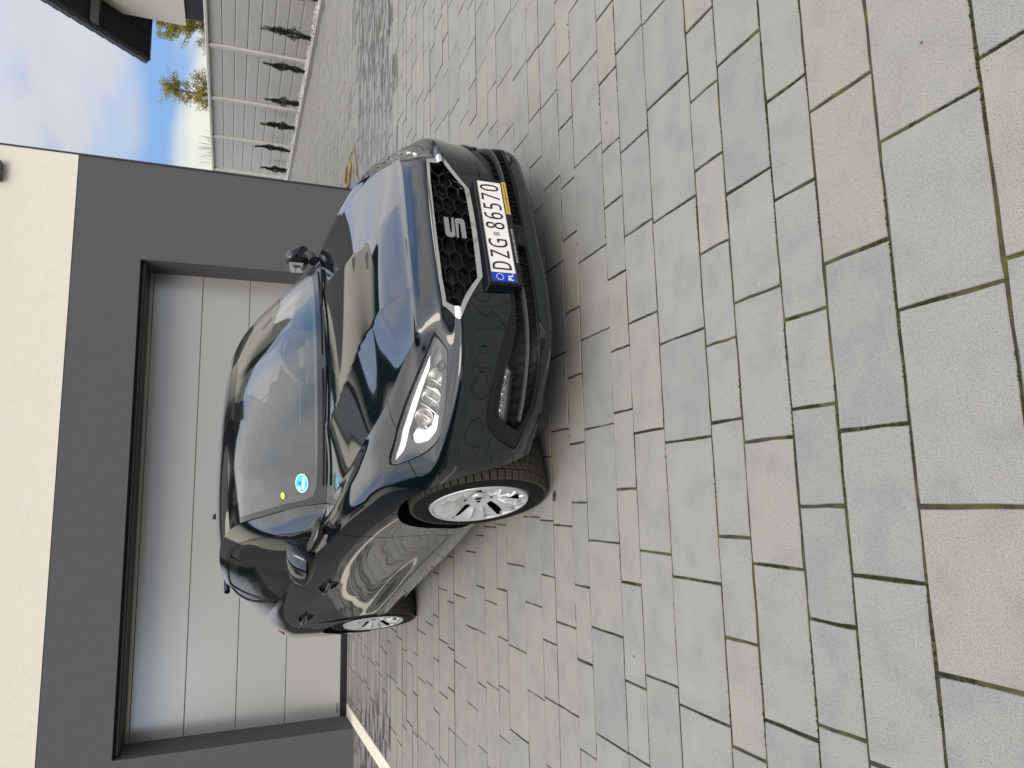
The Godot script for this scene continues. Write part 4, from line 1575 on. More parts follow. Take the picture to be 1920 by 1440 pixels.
func _bonnet(car: Node3D) -> void:
	var f: Callable = bonnet
	var p := PackedVector2Array()
	var s := -1.40
	while s < 0.405:
		var e: Vector3 = body.at(s, 8.0)
		p.append(Vector2(e.x, e.z))
		s += 0.03
	var q := p.duplicate()
	# rear edge bows forward in the middle
	for k in 15:
		var x := lerpf(0.728, -0.728, k / 14.0)
		q.append(Vector2(x, -0.27 - 0.14 * pow(absf(x) / 0.73, 2.2)))
	for k in range(p.size() - 1, 0, -1):
		q.append(Vector2(-p[k].x, p[k].y))
	q = poly2_arr(q)
	var cut := Geometry2D.offset_polygon(q, -0.0022)
	s = 0.0
	var o := soup()
	sheet(o, f, cut[0], [], 0.018, 0.03, -1.0, 0.0, 0.014, 0.003, 0.004)
	put("bonnet", soup_mesh(o), M.paint, car)
	# cowl between bonnet and windscreen
	var c := begin()
	var n := 20
	for k in n:
		var v := []
		for w in [k, k + 1]:
			var x := lerpf(-0.72, 0.72, w / float(n))
			var z := -0.27 - 0.14 * pow(absf(x) / 0.73, 2.2)
			var b := bonnet(x, z)
			v.append(b + Vector3(0, -0.012, 0.03))
			v.append(b + Vector3(0, -0.006, -0.05))
		quad(c, v[0], v[2], v[3], v[1])
	put("cowl", c.commit(), M.matte, car)

func poly2_arr(p: PackedVector2Array) -> PackedVector2Array:
	var o := PackedVector2Array()
	for e in p:
		if o.is_empty() or (o[-1] as Vector2).distance_to(e) > 0.0008:
			o.append(e)
	if Geometry2D.is_polygon_clockwise(o):
		o.reverse()
	return o

func _cabin(car: Node3D) -> void:
	var G: Callable = green.at
	var W: Callable = screen.at
	var R: Callable = roofp.at
	var Hh: Callable = hatch.at
	var dlo := soften(poly2(DLO), 1, 0.15)
	var s := soup()
	sheet(s, G, poly2([[.41, 0], [3.22, 0], [3.22, 3], [.41, 3]]), [grow2(dlo, 0.002, 0.13)], 0.04, 0.12, 1.0, 0.0, 0.012)
	put("side_frame", soup_mesh(mirrored(s)), M.paint, car)
	put("side_frame", soup_mesh(s), M.paint, car)
	# windows: rubber and gloss trim round three panes
	var inner := grow2(dlo, -0.016, 0.13)
	var cuts := [
		[[.79, -1], [1.235, -1], [1.27, .2], [1.61, 2.5], [1.68, 3.2], [.79, 3.2]],
		[[1.385, -1], [2.1, -1], [2.135, .546], [2.375, 2.355], [2.46, 3.2], [1.76, 3.2], [1.70, 2.5], [1.40, .2]],
		[[2.135, -1], [3, -1], [3, 3.2], [2.485, 3.2], [2.40, 2.355], [2.16, .546]]]
	var panes := []
	for c in cuts:
		var r: Array = Geometry2D.intersect_polygons(inner, poly2(c))
		if r.size() > 0:
			panes.append(r[0])
	s = soup()
	sheet(s, G, dlo, panes, 0.04, 0.1, 1.0, 0.002, 0.01)
	put("window_trim", soup_mesh(mirrored(s)), M.gloss_black, car)
	put("window_trim", soup_mesh(s), M.gloss_black, car)
	for k in panes.size():
		s = soup()
		sheet(s, G, grow2(panes[k], 0.004, 0.13), [], 0.05, 0.15, 1.0, -0.005)
		for side in [-1, 1]:
			put("side_window", soup_mesh(mirrored(s) if side < 0 else s), M.side_glass, car)
	# windscreen: clear glass inside a black fritted border
	var fl := -1.0
	var whole := poly2([[0.0, 0], [1.0, 0], [1.0, 3.97], [0.0, 3.97]])
	var clear := poly2([[.075, 0], [.075, 3.55], [.10, 3.76], [.16, 3.83], [.86, 3.79], [.91, 3.72], [.925, 3.5], [.925, 0]])
	s = soup()
	sheet(s, W, poly2([[0.0, 0], [.075, 0], [.075, 3.55], [.10, 3.76], [.16, 3.83], [.86, 3.79], [.91, 3.72], [.925, 3.5], [.925, 0], [1.0, 0], [1.0, 3.97], [0.0, 3.97]]), [], 0.03, 0.2, fl, -0.0005)
	var ws := put("windscreen", null, null, car)
	var gs := soup()
	sheet(gs, W, clear, [], 0.03, 0.2, fl, 0.0)
	ws.mesh = soup_mesh(both(gs))
	ws.material_override = M.glass
	var gs2 := soup()
	sheet(gs2, W, clear, [], 0.03, 0.2, fl, -0.005)
	put("inner_face", soup_mesh(both(gs2)), M.glass, ws)
	put("black_border", soup_mesh(both(s)), M.gloss_black, ws)
	# stickers low on the viewer's left of the glass
	var wq := func(x: float, t: float, o: float) -> Transform3D:
		# a place on the glass: mirrored x
		var e: Vector3 = screen.at(t, 4.0)
		var v := absf(x) / e.x * 4.0
		var p: Vector3 = screen.at(t, v)
		var nn := nrm(W, t, v, 0.01, 0.05, fl)
		p.x = x
		nn.x *= signf(x)
		var yy := (Vector3.UP - nn * nn.y).normalized()
		return Transform3D(Basis(yy.cross(nn), yy, nn), p + nn * o)
	var disc := func(r: float, c: Material, x: float, t: float, o: float, called: String) -> void:
		var st := begin()
		var pl := PackedVector2Array()
		for i in 32:
			pl.append(Vector2(cos(TAU * i / 32), sin(TAU * i / 32)) * r)
		prism(st, pl, 0.0, 0.0004)
		put(called, st.commit(), c, ws).transform = wq.call(x, t, o)
	disc.call(.046, mat(0.55, 0.75, 0.78, 0.5), -.575, .185, .0008, "round_sticker")
	disc.call(.041, mat(0.03, 0.5, 0.62, 0.5), -.575, .185, .0014, "sticker_field")
	disc.call(.016, mat(0.85, 0.75, 0.05, 0.5), -.588, .34, .0008, "yellow_dot")
	var four := put("sticker_number", text_mesh("4", .038, 0.0004, true), mat(0.01, 0.12, 0.2, 0.5), ws)
	four.transform = (wq.call(-.575, .185, .002) as Transform3D) * Transform3D(Basis(), Vector3(-0.004, 0.014, 0))
	var lab := begin()
	box(lab, Vector3(-.030, -.020, 0), Vector3(.030, -.006, .0005))
	box(lab, Vector3(-.033, .006, 0), Vector3(-.018, .020, .0005))
	put("sticker_label", lab.commit(), mat(0.8, 0.85, 0.85, 0.5), ws).transform = wq.call(-.575, .185, .002)
	# roof and tailgate
	s = soup()
	sheet(s, R, poly2([[1.186, 0], [2.88, 0], [2.88, 4], [1.186, 4]]), [], 0.05, 0.2, -1.0, 0.0, 0.01)
	put("roof", soup_mesh(both(s)), M.paint, car)
	s = soup()
	sheet(s, Hh, poly2([[0, 0], [1, 0], [1, 3], [0, 3]]), [], 0.1, 0.3, -1.0, -0.01)
	put("rear_window", soup_mesh(both(s)), M.rear_glass, car)
	var sp := begin()
	var pts := []
	for k in 13:
		var x := lerpf(-0.5, 0.5, k / 12.0)
		pts.append(Vector3(x, 1.372 - 0.07 * x * x, -3.13 + 0.55 * x * x))
	tube(sp, pts, 0.022, 8)
	put("spoiler", sp.commit(), M.paint, car)
	var fin := begin()
	prism(fin, PackedVector2Array([Vector2(-.07, 0), Vector2(.08, 0), Vector2(-.035, .05), Vector2(-.06, .052)]), -.012, .012, Transform3D(Basis(Vector3.UP, -PI / 2), Vector3(0, 1.425, -2.66)))
	put("aerial", fin.commit(), M.gloss_black, car)
	# wipers lie along the foot of the glass
	for e in [[-.63, -.08, .012], [.0, .60, .012]]:
		var w := begin()
		var a := []
		for k in 12:
			var t := k / 11.0
			a.append((wq.call(lerpf(e[0], e[1], t), e[2], 0.012) as Transform3D).origin)
		tube(w, a, 0.006, 6)
		var arm := []
		for k in 6:
			var t := k / 5.0
			arm.append((wq.call(lerpf(lerpf(e[0], e[1], 0.5), e[1], t), e[2] - 0.012 - 0.02 * t, 0.014) as Transform3D).origin)
		tube(w, arm, 0.007, 6)
		put("wiper", w.commit(), M.matte, car)

func _front_face(car: Node3D, hl: PackedVector2Array, hlg: PackedVector2Array, intake: PackedVector2Array, grille: PackedVector2Array) -> void:
	var B: Callable = body.at
	var gi := poly2(GRILLE_IN)
	# ---- grille: chrome frame, honeycomb, emblem
	var half := poly2([[-1.4, -1], [0, -1], [0, 9], [-1.4, 9]])
	var gh: PackedVector2Array = Geometry2D.intersect_polygons(grille, half)[0]
	var gr := Node3D.new()
	gr.name = "grille"
	car.add_child(gr)
	var s := soup()
	sheet(s, B, Geometry2D.intersect_polygons(grow2(grille, -0.0015), half)[0], [gi], 0.02, 0.12, 1.0, 0.005, 0.022)
	put("chrome_frame", soup_mesh(both(s)), M.chrome, gr)
	s = soup()
	sheet(s, B, gh, [], 0.05, 0.3, 1.0, -0.06, -0.05)
	put("grille_backing", soup_mesh(both(s)), M.black, gr)
	# honeycomb of wide flat cells
	var hex := begin()
	var pw := 0.094
	var ph := 0.050
	var gpoly := PackedVector2Array()
	for e in gi:
		var q: Vector3 = body.at(maxf(e.x, -1.4), e.y)
		gpoly.append(Vector2(q.x, q.y))
	var mir := PackedVector2Array()
	for e in gpoly:
		mir.append(Vector2(-e.x, e.y))
	var seg := {}
	for i in range(-6, 7):
		for j in range(-1, 6):
			var c := Vector2(i * pw * 0.75, 0.47 + j * ph + (ph * 0.5 if i & 1 else 0.0))
			var v := [c + Vector2(-pw * .5, 0), c + Vector2(-pw * .25, ph * .5), c + Vector2(pw * .25, ph * .5), c + Vector2(pw * .5, 0), c + Vector2(pw * .25, -ph * .5), c + Vector2(-pw * .25, -ph * .5)]
			for k in 6:
				var a: Vector2 = v[k]
				var b: Vector2 = v[(k + 1) % 6]
				var key := str(((a + b) * 500.0).round())
				if seg.has(key):
					continue
				seg[key] = true
				var n := 6
				for t in n:
					var p := a.lerp(b, float(t) / n)
					var r := a.lerp(b, float(t + 1) / n)
					if not (_in_half(p, gpoly) and _in_half(r, gpoly)):
						continue
					# walls lean back: thin lip in front, deep behind
					var zp := _grille_z(p.x)
					var zr := _grille_z(r.x)
					var nn := Vector2(-(r - p).y, (r - p).x).normalized() * 0.0022
					var f0 := Vector3(p.x + nn.x, p.y + nn.y, zp)
					var f1 := Vector3(r.x + nn.x, r.y + nn.y, zr)
					var f2 := Vector3(r.x - nn.x, r.y - nn.y, zr)
					var f3 := Vector3(p.x - nn.x, p.y - nn.y, zp)
					var back := Vector3(0, 0, -0.032)
					quad(hex, f3, f2, f1, f0)
					quad(hex, f0, f1, f1 + back, f0 + back)
					quad(hex, f2, f3, f3 + back, f2 + back)
	put("honeycomb", hex.commit(), M.plastic, gr)
	# emblem: an open S of two facing hooks
	var em := begin()
	var hook := PackedVector2Array([Vector2(.05, .043), Vector2(-.034, .043), Vector2(-.045, .039), Vector2(-.05, .028), Vector2(-.05, .013), Vector2(-.045, .005), Vector2(-.036, .0022), Vector2(.05, .0022), Vector2(.05, .0105), Vector2(-.022, .0155), Vector2(-.026, .0195), Vector2(-.022, .0225), Vector2(.05, .0235)])
	var hook2 := PackedVector2Array()
	for p in hook:
		hook2.append(-p)
	for p in [hook, hook2]:
		prism(em, p, 0.0, 0.014)
	put("emblem", em.commit(), M.satin, gr).transform = Transform3D(Basis(Vector3.RIGHT, -0.03), Vector3(0, .566, .815))
	# ---- lower intake
	var low := Node3D.new()
	low.name = "lower_intake"
	car.add_child(low)
	var ih: PackedVector2Array = Geometry2D.intersect_polygons(intake, half)[0]
	var inn := soften(poly2(INNER), 1, 0.1)
	s = soup()
	sheet(s, B, Geometry2D.intersect_polygons(grow2(intake, -0.0015), half)[0], [inn], 0.02, 0.1, 1.0, -0.004, 0.03)
	put("surround", soup_mesh(both(s)), M.plastic, low)
	s = soup()
	sheet(s, B, ih, [], 0.04, 0.15, 1.0, -0.05, -0.04)
	put("intake_backing", soup_mesh(both(s)), M.black, low)
	# diamond lattice a little behind the face
	s = soup()
	var innh: PackedVector2Array = Geometry2D.intersect_polygons(inn, half)[0]
	for d in [-1, 1]:
		var q := -1.55
		while q < -0.3:
			var band := PackedVector2Array([Vector2(q, 0.9), Vector2(q + 0.0045, 0.9), Vector2(q + 0.0045 + d * 0.105, 3.0), Vector2(q + d * 0.105, 3.0)])
			for pc in Geometry2D.intersect_polygons(innh, poly2_arr(band)):
				sheet(s, B, pc, [], 0.03, 0.3, 1.0, -0.026 - 0.002 * d, 0.010)
			q += 0.0525
	put("lattice", soup_mesh(both(s)), M.matte, low)
	# the blade across the middle
	var bl := soup()
	var blade := poly2(BLADE)
	sheet(bl, B, blade, [], 0.03, 0.1, 1.0, 0.0, 0.03)
	put("blade", soup_mesh(both(bl)), M.strip, low)
	# sensor bracket under the plate
	put("sensor_cover", box_mesh(Vector3(-.055, .262, .79), Vector3(.055, .335, .832), 0.004), M.plastic, low)
	# splitter edge under the lip
	var sp := begin()
	var pts := []
	var k := -1.4
	while k < -0.36:
		pts.append(body.at(k, 0.35))
		k += 0.05
	var whole := []
	for i in range(pts.size() - 1, 0, -1):
		whole.append((pts[i] as Vector3) * Vector3(-1, 1, 1))
	whole.append_array(pts)
	tube(sp, whole, 0.006, 6)
	put("splitter", sp.commit(), M.gloss_black, low)
	# ---- fog lights
	s = soup()
	var fog := poly2(FOG)
	sheet(s, B, fog, [], 0.02, 0.1, 1.0, 0.002, 0.0)
	var bz := soup()
	sheet(bz, B, grow2(fog, 0.008), [fog], 0.02, 0.1, 1.0, 0.004, 0.03)
	var bk := soup()
	sheet(bk, B, fog, [], 0.02, 0.1, 1.0, -0.02, -0.02)
	for side in [-1, 1]:
		var fl := Node3D.new()
		fl.name = numbered("fog_light", car)
		car.add_child(fl, true)
		put("bezel", soup_mesh(mirrored(bz) if side < 0 else bz), M.plastic, fl)
		put("reflector", soup_mesh(mirrored(bk) if side < 0 else bk), mat(0.32, 0.32, 0.31, 0.35, 0.5), fl)
		var ft := begin()
		for i in 9:
			var q := -0.80 + i * 0.0215
			var p: Vector3 = body.at(q, 2.53 - absf(q + 0.72) * 0.5) + nrm(B, q, 2.5, 0.004, 0.02, 1.0) * -0.014
			p.x *= side
			box(ft, Vector3(-.006, -.008, -.006), Vector3(.006, .008, .006), 0.002, Transform3D(Basis(Vector3.UP, 0.6 * side).rotated(Vector3.RIGHT, 0.3 * (i % 3)), p))
		put("facets", ft.commit(), M.satin, fl)
		put("lens", soup_mesh(mirrored(s) if side < 0 else s), M.lens, fl)
	# ---- headlights
	var lens := soup()
	var seal := soup()
	sheet(seal, B, grow2(hlg, 0.003), [hl], 0.02, 0.1, 1.0, -0.008, 0.0)
	sheet(lens, B, hl, [], 0.02, 0.12, 1.0, 0.0)
	var tub := soup()
	sheet(tub, B, hl, [], 0.03, 0.15, 1.0, -0.065, -0.063)
	# dark bezel along the edges
	var bez := soup()
	sheet(bez, B, hl, [soften(poly2([[-.845, 6.12], [-.835, 5.72], [-.78, 5.52], [-.62, 5.22], [-.55, 5.10], [-.49, 5.28], [-.43, 5.68], [-.44, 5.98], [-.50, 6.22], [-.60, 6.30], [-.70, 6.26]]), 1, 0.15)], 0.02, 0.12, 1.0, -0.012, 0.01)
	# chrome blade under the top edge
	var bla := soup()
	sheet(bla, B, poly2([[-.80, 6.28], [-.68, 6.30], [-.55, 6.36], [-.43, 6.34], [-.335, 6.06], [-.31, 5.93], [-.37, 5.93], [-.46, 6.12], [-.60, 6.14], [-.75, 6.12]]), [], 0.02, 0.1, 1.0, -0.010, 0.03)
	# daylight strip: an L of white plastic at the outer end
	var drl := soup()
	sheet(drl, B, poly2([[-.60, 5.18], [-.545, 5.12], [-.48, 5.32], [-.425, 5.72], [-.455, 5.90], [-.49, 5.84], [-.515, 5.52], [-.55, 5.36], [-.60, 5.38]]), [], 0.015, 0.08, 1.0, -0.016, 0.03)
	for side in [-1, 1]:
		var h := Node3D.new()
		h.name = numbered("headlight", car)
		car.add_child(h, true)
		put("housing", soup_mesh(mirrored(tub) if side < 0 else tub), mat(0.17, 0.168, 0.16, 0.4, 0.3), h)
		put("seal", soup_mesh(mirrored(seal) if side < 0 else seal), M.matte, h)
		put("bezel", soup_mesh(mirrored(bez) if side < 0 else bez), M.gloss_black, h)
		put("chrome_blade", soup_mesh(mirrored(bla) if side < 0 else bla), M.satin, h)
		put("daylight_strip", soup_mesh(mirrored(drl) if side < 0 else drl), mat(0.82, 0.83, 0.84, 0.3), h)
		# reflector bowls stepping outwards
		for e in [[-.745, 5.70, .030], [-.655, 5.66, .034], [-.565, 5.72, .032]]:
			var p: Vector3 = body.at(e[0], e[1])
			var n := nrm(B, e[0], e[1], 0.004, 0.02, 1.0)
			n = (n + Vector3(-0.3, -0.2, 0.9)).normalized()
			p -= n * 0.03
			p.x *= side
			n.x *= side
			var bw := begin()
			var x := n
			var y := (Vector3.UP - x * x.y).normalized()
			lathe(bw, [Vector2(0.004, -0.028), Vector2(e[2] * .5, -0.02), Vector2(e[2] * .85, -0.006), Vector2(e[2], 0.01), Vector2(e[2] * 1.12, 0.012)], 28, Transform3D(Basis(x, y, x.cross(y)), p))
			put("reflector_bowl", bw.commit(), mat(0.55, 0.54, 0.51, 0.22, 0.8), h)
		# vertical ribs between the bowls and the end
		var rb := begin()
		for i in 6:
			var q := -.71 + i * 0.038
			var a: Vector3 = body.at(q, 5.25 + i * 0.03)
			var b: Vector3 = body.at(q + 0.012, 6.05)
			var n2 := nrm(B, q, 5.7, 0.004, 0.02, 1.0)
			a -= n2 * 0.034
			b -= n2 * 0.030
			a.x *= side
			b.x *= side
			tube(rb, [a, a.lerp(b, 0.5) - n2 * Vector3(side, 1, 1) * 0.008, b], 0.0042, 6)
		put("ribs", rb.commit(), M.satin, h)
		# dark camera block at the inner end
		var cb := begin()
		var cp: Vector3 = body.at(-.80, 5.50) - nrm(B, -.80, 5.5, 0.004, 0.02, 1.0) * 0.02
		cp.x *= side
		lathe(cb, [Vector2(0.0, 0.012), Vector2(0.012, 0.010), Vector2(0.02, 0.0), Vector2(0.024, -0.03)], 20, Transform3D(Basis(Vector3(0, 0, 1), Vector3(0, 1, 0), Vector3(-1, 0, 0)), cp))
		put("projector", cb.commit(), M.gloss_black, h)
		put("lens", soup_mesh(mirrored(lens) if side < 0 else lens), M.lens, h)
	# round cap of the towing eye on the viewer's left
	var ring_ := begin()
	var c3: Vector3 = body.at(-.909, 3.03)
	var cn := nrm(B, -.909, 3.03, 0.004, 0.02, 1.0)
	c3.x *= -1.0
	cn.x *= -1.0
	var loop := []
	var yy := (Vector3.UP - cn * cn.y).normalized()
	for i in 28:
		loop.append(c3 + (yy * cos(TAU * i / 28) + yy.cross(cn) * sin(TAU * i / 28)) * 0.024)
	tube(ring_, loop, 0.0012, 5, true)
	put("tow_eye_seam", ring_.commit(), M.black, car)

func _grille_z(x: float) -> float:
	return 0.803 - 0.14 * x * x

func _in_half(p: Vector2, g: PackedVector2Array) -> bool:
	return Geometry2D.is_point_in_polygon(Vector2(absf(p.x) + 0.0005, p.y), g)

func _plate(car: Node3D) -> void:
	var n := Node3D.new()
	n.name = "number_plate"
	n.position = Vector3(0, .397, .842)
	car.add_child(n)
	var hold := begin()
	box(hold, Vector3(-.268, -.079, -.04), Vector3(.268, .064, -.002), 0.004)
	for r in [[-.268, .268, .0525, .064], [-.268, .268, -.079, -.0535], [-.268, -.259, -.0532, .0522], [.259, .268, -.0532, .0522]]:
		box(hold, Vector3(r[0], r[2], -.0019), Vector3(r[1], r[3], .006), 0.0012)
	put("holder", hold.commit(), M.gloss_black, n)
	put("white_plate", box_mesh(Vector3(-.2585, -.053, -.0015), Vector3(.2585, .052, .002), 0.001), mat(0.80, 0.79, 0.76, 0.35), n)
	put("blue_band", box_mesh(Vector3(-.2575, -.0515, .0021), Vector3(-.2135, .0505, .0028)), mat(0.004, 0.045, 0.42, 0.35), n)
	var ink := mat(0.008, 0.008, 0.009, 0.5)
	var chars := [["D", -.180], ["Z", -.122], ["G", -.068], ["8", .022], ["6", .073], ["5", .123], ["7", .173], ["0", .224]]
	for c in chars:
		var t := put("letter", text_mesh(c[0], .109, 0.0012), ink, n)
		t.transform = Transform3D(Basis().scaled(Vector3(.70, 1.02, 1)), Vector3(c[1], 0.0, .0032))
	var white := mat(0.85, 0.85, 0.85, 0.5)
	put("country_letters", text_mesh("PL", .03, 0.0008, true), white, n).position = Vector3(-.2355, -.028, .0034)
	var stars := begin()
	for k in 12:
		var a := TAU * k / 12
		var p := PackedVector2Array()
		for i in 10:
			var r := 0.0026 if i % 2 == 0 else 0.0012
			p.append(Vector2(cos(a), sin(a)) * 0.0142 + Vector2(sin(TAU * i / 10), cos(TAU * i / 10)) * r)
		prism(stars, p, 0.0, 0.0006)
	put("star_ring", stars.commit(), white, n).position = Vector3(-.2355, .017, .003)
	put("grey_stamp", box_mesh(Vector3(-.029, -.012, .0021), Vector3(-.011, .016, .0026)), mat(0.33, 0.33, 0.33, 0.4), n)
	put("holder_text", text_mesh("WYPOŻYCZALNIA SAMOCHODÓW", .0115, 0.0005), mat(0.5, 0.5, 0.5, 0.5), n).position = Vector3(-.075, -.0665, .0066)
	put("yellow_sticker", box_mesh(Vector3(.088, -.075, .0062), Vector3(.262, -.056, .007)), mat(0.62, 0.40, 0.06, 0.4), n)
	var mk := begin()
	rng.seed = 7
	var x := .094
	while x < .256:
		var w := rng.randf_range(.0015, .004)
		if absf(x - .17) > .006:
			box(mk, Vector3(x, -.0685, .0071), Vector3(x + w, -.0625, .0075))
		x += w + rng.randf_range(.0015, .003)
	box(mk, Vector3(.166, -.071, .0071), Vector3(.174, -.060, .0075))
	put("sticker_print", mk.commit(), mat(0.12, 0.06, 0.01, 0.6), n)

func _mirrors(car: Node3D) -> void:
	# a swept housing: rounded sections from the root out to the tip
	var root := Vector3(.872, 1.050, -.565)
	var tip := Vector3(.968, 1.028, -.845)
	var secs := [[0.0, .006, .006, .006], [0.004, .045, .060, .03], [.08, .06, .079, .045], [.28, .066, .083, .05], [.55, .062, .074, .048], [.8, .048, .056, .04], [.93, .03, .036, .026], [.985, .012, .015, .012], [1.0, .002, .002, .002]]
	for side in [-1, 1]:
		var m := Node3D.new()
		m.name = numbered("door_mirror", car)
		car.add_child(m, true)
		var dir := (tip - root).normalized()
		var fw := (Vector3(0.9, 0, 0.5) - dir * dir.dot(Vector3(0.9, 0, 0.5))).normalized()
		var up := Vector3.UP
		var rings := []
		for e in secs:
			var c := root.lerp(tip, e[0])
			var r := []
			for k in 28:
				var a := TAU * k / 28
				var cx := cos(a)
				var sy := sin(a)
				# squarish section: bulging forward, flat glass face behind
				var px: float = signf(cx) * pow(absf(cx), 0.62) * (e[1] if cx > 0 else e[3] * 0.75)
				var py: float = signf(sy) * pow(absf(sy), 0.68) * (e[2] * 0.70 if sy > 0 else e[2] * 0.98)
				if cx > 0:
					px *= 1.0 - 0.75 * clampf(py / e[2], -0.5, 0.7)
				r.append(c + fw * px + up * py)
			rings.append(r)
		var cap := soup()
		var low := soup()
		var nr := rings.size()
		var nv := []
		for i in nr:
			var row := []
			for k in 28:
				var du: Vector3 = rings[mini(i + 1, nr - 1)][k] - rings[maxi(i - 1, 0)][k]
				var dv: Vector3 = rings[i][(k + 1) % 28] - rings[i][(k + 27) % 28]
				var no := du.cross(dv).normalized()
				var ce := root.lerp(tip, secs[i][0])
				if no.dot(rings[i][k] - ce) < 0:
					no = -no
				row.append([rings[i][k], no])
			nv.append(row)
		for i in nr - 1:
			for k in 28:
				var l := (k + 1) % 28
				var a := TAU * (k + 0.5) / 28
				var glass_side := cos(a) < -0.35
				var into: Array = low if (sin(a) < -0.38 or glass_side) else cap
				add_tri(into, nv[i][k], nv[i + 1][k], nv[i + 1][l])
				add_tri(into, nv[i][k], nv[i + 1][l], nv[i][l])
		put("cap", soup_mesh(mirrored(cap) if side < 0 else cap), M.paint, m)
		put("lower_shell", soup_mesh(mirrored(low) if side < 0 else low), M.gloss_black, m)
		# arm to the door
		var st := begin()
		var x := Vector3(side, 1, 1)
		tube(st, [Vector3(.79, .955, -.50) * x, Vector3(.83, .965, -.515) * x, Vector3(.868, .985, -.545) * x, Vector3(.89, 1.01, -.60) * x], [.032, .029, .026, .022], 14)
		put("arm", st.commit(), M.gloss_black, m)
		var gl := begin()
		var gc := root.lerp(tip, 0.42) - fw * 0.0365
		var ax := dir
		prism(gl, PackedVector2Array([Vector2(-.10, -.042), Vector2(.09, -.036), Vector2(.10, .028), Vector2(-.10, .042)]), -.002, .0, Transform3D(Basis(ax * x * side, up, (-fw) * x), gc * x))
		put("mirror_glass", gl.commit(), mat(0.8, 0.82, 0.85, 0.02, 1.0), m)

func _interior(car: Node3D) -> void:
	var dash := begin()
	var prof := PackedVector2Array([Vector2(-.30, .60), Vector2(-.25, .90), Vector2(-.40, .935), Vector2(-.72, .945), Vector2(-.80, .915), Vector2(-.86, .80), Vector2(-.80, .55)])
	prism(dash, prof, -.70, .70, Transform3D(Basis(Vector3(0, 0, 1), Vector3(0, 1, 0), Vector3(-1, 0, 0)), Vector3.ZERO))
	put("dashboard", dash.commit(), M.cloth, car)
	var scr := begin()
	box(scr, Vector3(-.13, .90, -.80), Vector3(.13, 1.02, -.775), 0.005)
	put("centre_screen", scr.commit(), M.gloss_black, car)
	var sw := Node3D.new()
	sw.name = "steering_wheel"
	car.add_child(sw)
	sw.transform = Transform3D(Basis(Vector3.RIGHT, 0.42), Vector3(.37, .955, -.90))
	var rimm := begin()
	var loop := []
	for k in 40:
		loop.append(Vector3(cos(TAU * k / 40), sin(TAU * k / 40), 0) * 0.18)
	tube(rimm, loop, 0.015, 8, true)
	put("rim", rimm.commit(), mat(0.05, 0.05, 0.052, 0.5), sw)
	var hub := begin()
	box(hub, Vector3(-.07, -.06, -.03), Vector3(.07, .06, .02), 0.02)
	for a in [0.0, PI, -PI / 2]:
		tube(hub, [Vector3(cos(a), sin(a), 0) * 0.05, Vector3(cos(a), sin(a), 0) * 0.175], 0.013, 6)
	put("hub", hub.commit(), mat(0.03, 0.03, 0.032, 0.5), sw)
	# seats
	for e in [[-.36, -1.42, 0.0], [.36, -1.42, 0.0], [-.40, -2.33, 0.1], [.0, -2.35, 0.1], [.40, -2.33, 0.1]]:
		var s := Node3D.new()
		s.name = numbered("seat", car)
		car.add_child(s, true)
		s.position = Vector3(e[0], 0, e[1])
		var w := 0.255 if e[2] == 0.0 else 0.2
		var b := begin()
		box(b, Vector3(-w, .38, -.02), Vector3(w, .56, .52), 0.05)
		put("cushion", b.commit(), M.cloth, s)
		var bk := begin()
		var tilt := Transform3D(Basis(Vector3.RIGHT, -0.36), Vector3(0, .52, 0))
		box(bk, Vector3(-w, 0, -.09), Vector3(w, .66, .05), 0.045, tilt)
		put("backrest", bk.commit(), M.cloth, s)
		var hr := begin()
		box(hr, Vector3(-.13, .70 - e[2] * 0.6, -.07), Vector3(.13, .88 - e[2] * 0.6, .035), 0.035, tilt)
		tube(hr, [tilt * Vector3(-.06, .6, -.02), tilt * Vector3(-.06, .74, -.02)], 0.007, 6)
		tube(hr, [tilt * Vector3(.06, .6, -.02), tilt * Vector3(.06, .74, -.02)], 0.007, 6)
		put("headrest", hr.commit(), M.cloth, s)
	# headliner, pillars, floor, mirror
	var R: Callable = roofp.at
	var s2 := soup()
	sheet(s2, R, poly2([[1.2, 0], [2.86, 0], [2.86, 3.9], [1.2, 3.9]]), [], 0.1, 0.3, -1.0, -0.03)
	put("headliner", soup_mesh(both(s2)), M.lining, car)
	var G: Callable = green.at
	s2 = soup()
	sheet(s2, G, poly2([[.45, 0.05], [3.15, 0.05], [3.15, 2.97], [.45, 2.97]]), [grow2(poly2(DLO), 0.01, 0.13)], 0.08, 0.2, 1.0, -0.03)
	put("pillar_lining", soup_mesh(both(s2)), M.lining, car)
	put("floor_pan", box_mesh(Vector3(-.72, .17, -3.25), Vector3(.72, .30, .55)), M.black, car)
	var parcel := begin()
	box(parcel, Vector3(-.55, .98, -3.2), Vector3(.55, 1.0, -2.5))
	put("parcel_shelf", parcel.commit(), M.cloth, car)
	var rm := begin()
	box(rm, Vector3(-.12, 1.245, -.925), Vector3(.12, 1.305, -.90), 0.012)
	box(rm, Vector3(-.05, 1.29, -.915), Vector3(.05, 1.37, -.86), 0.012)
	put("rear_view_mirror", rm.commit(), M.matte, car)

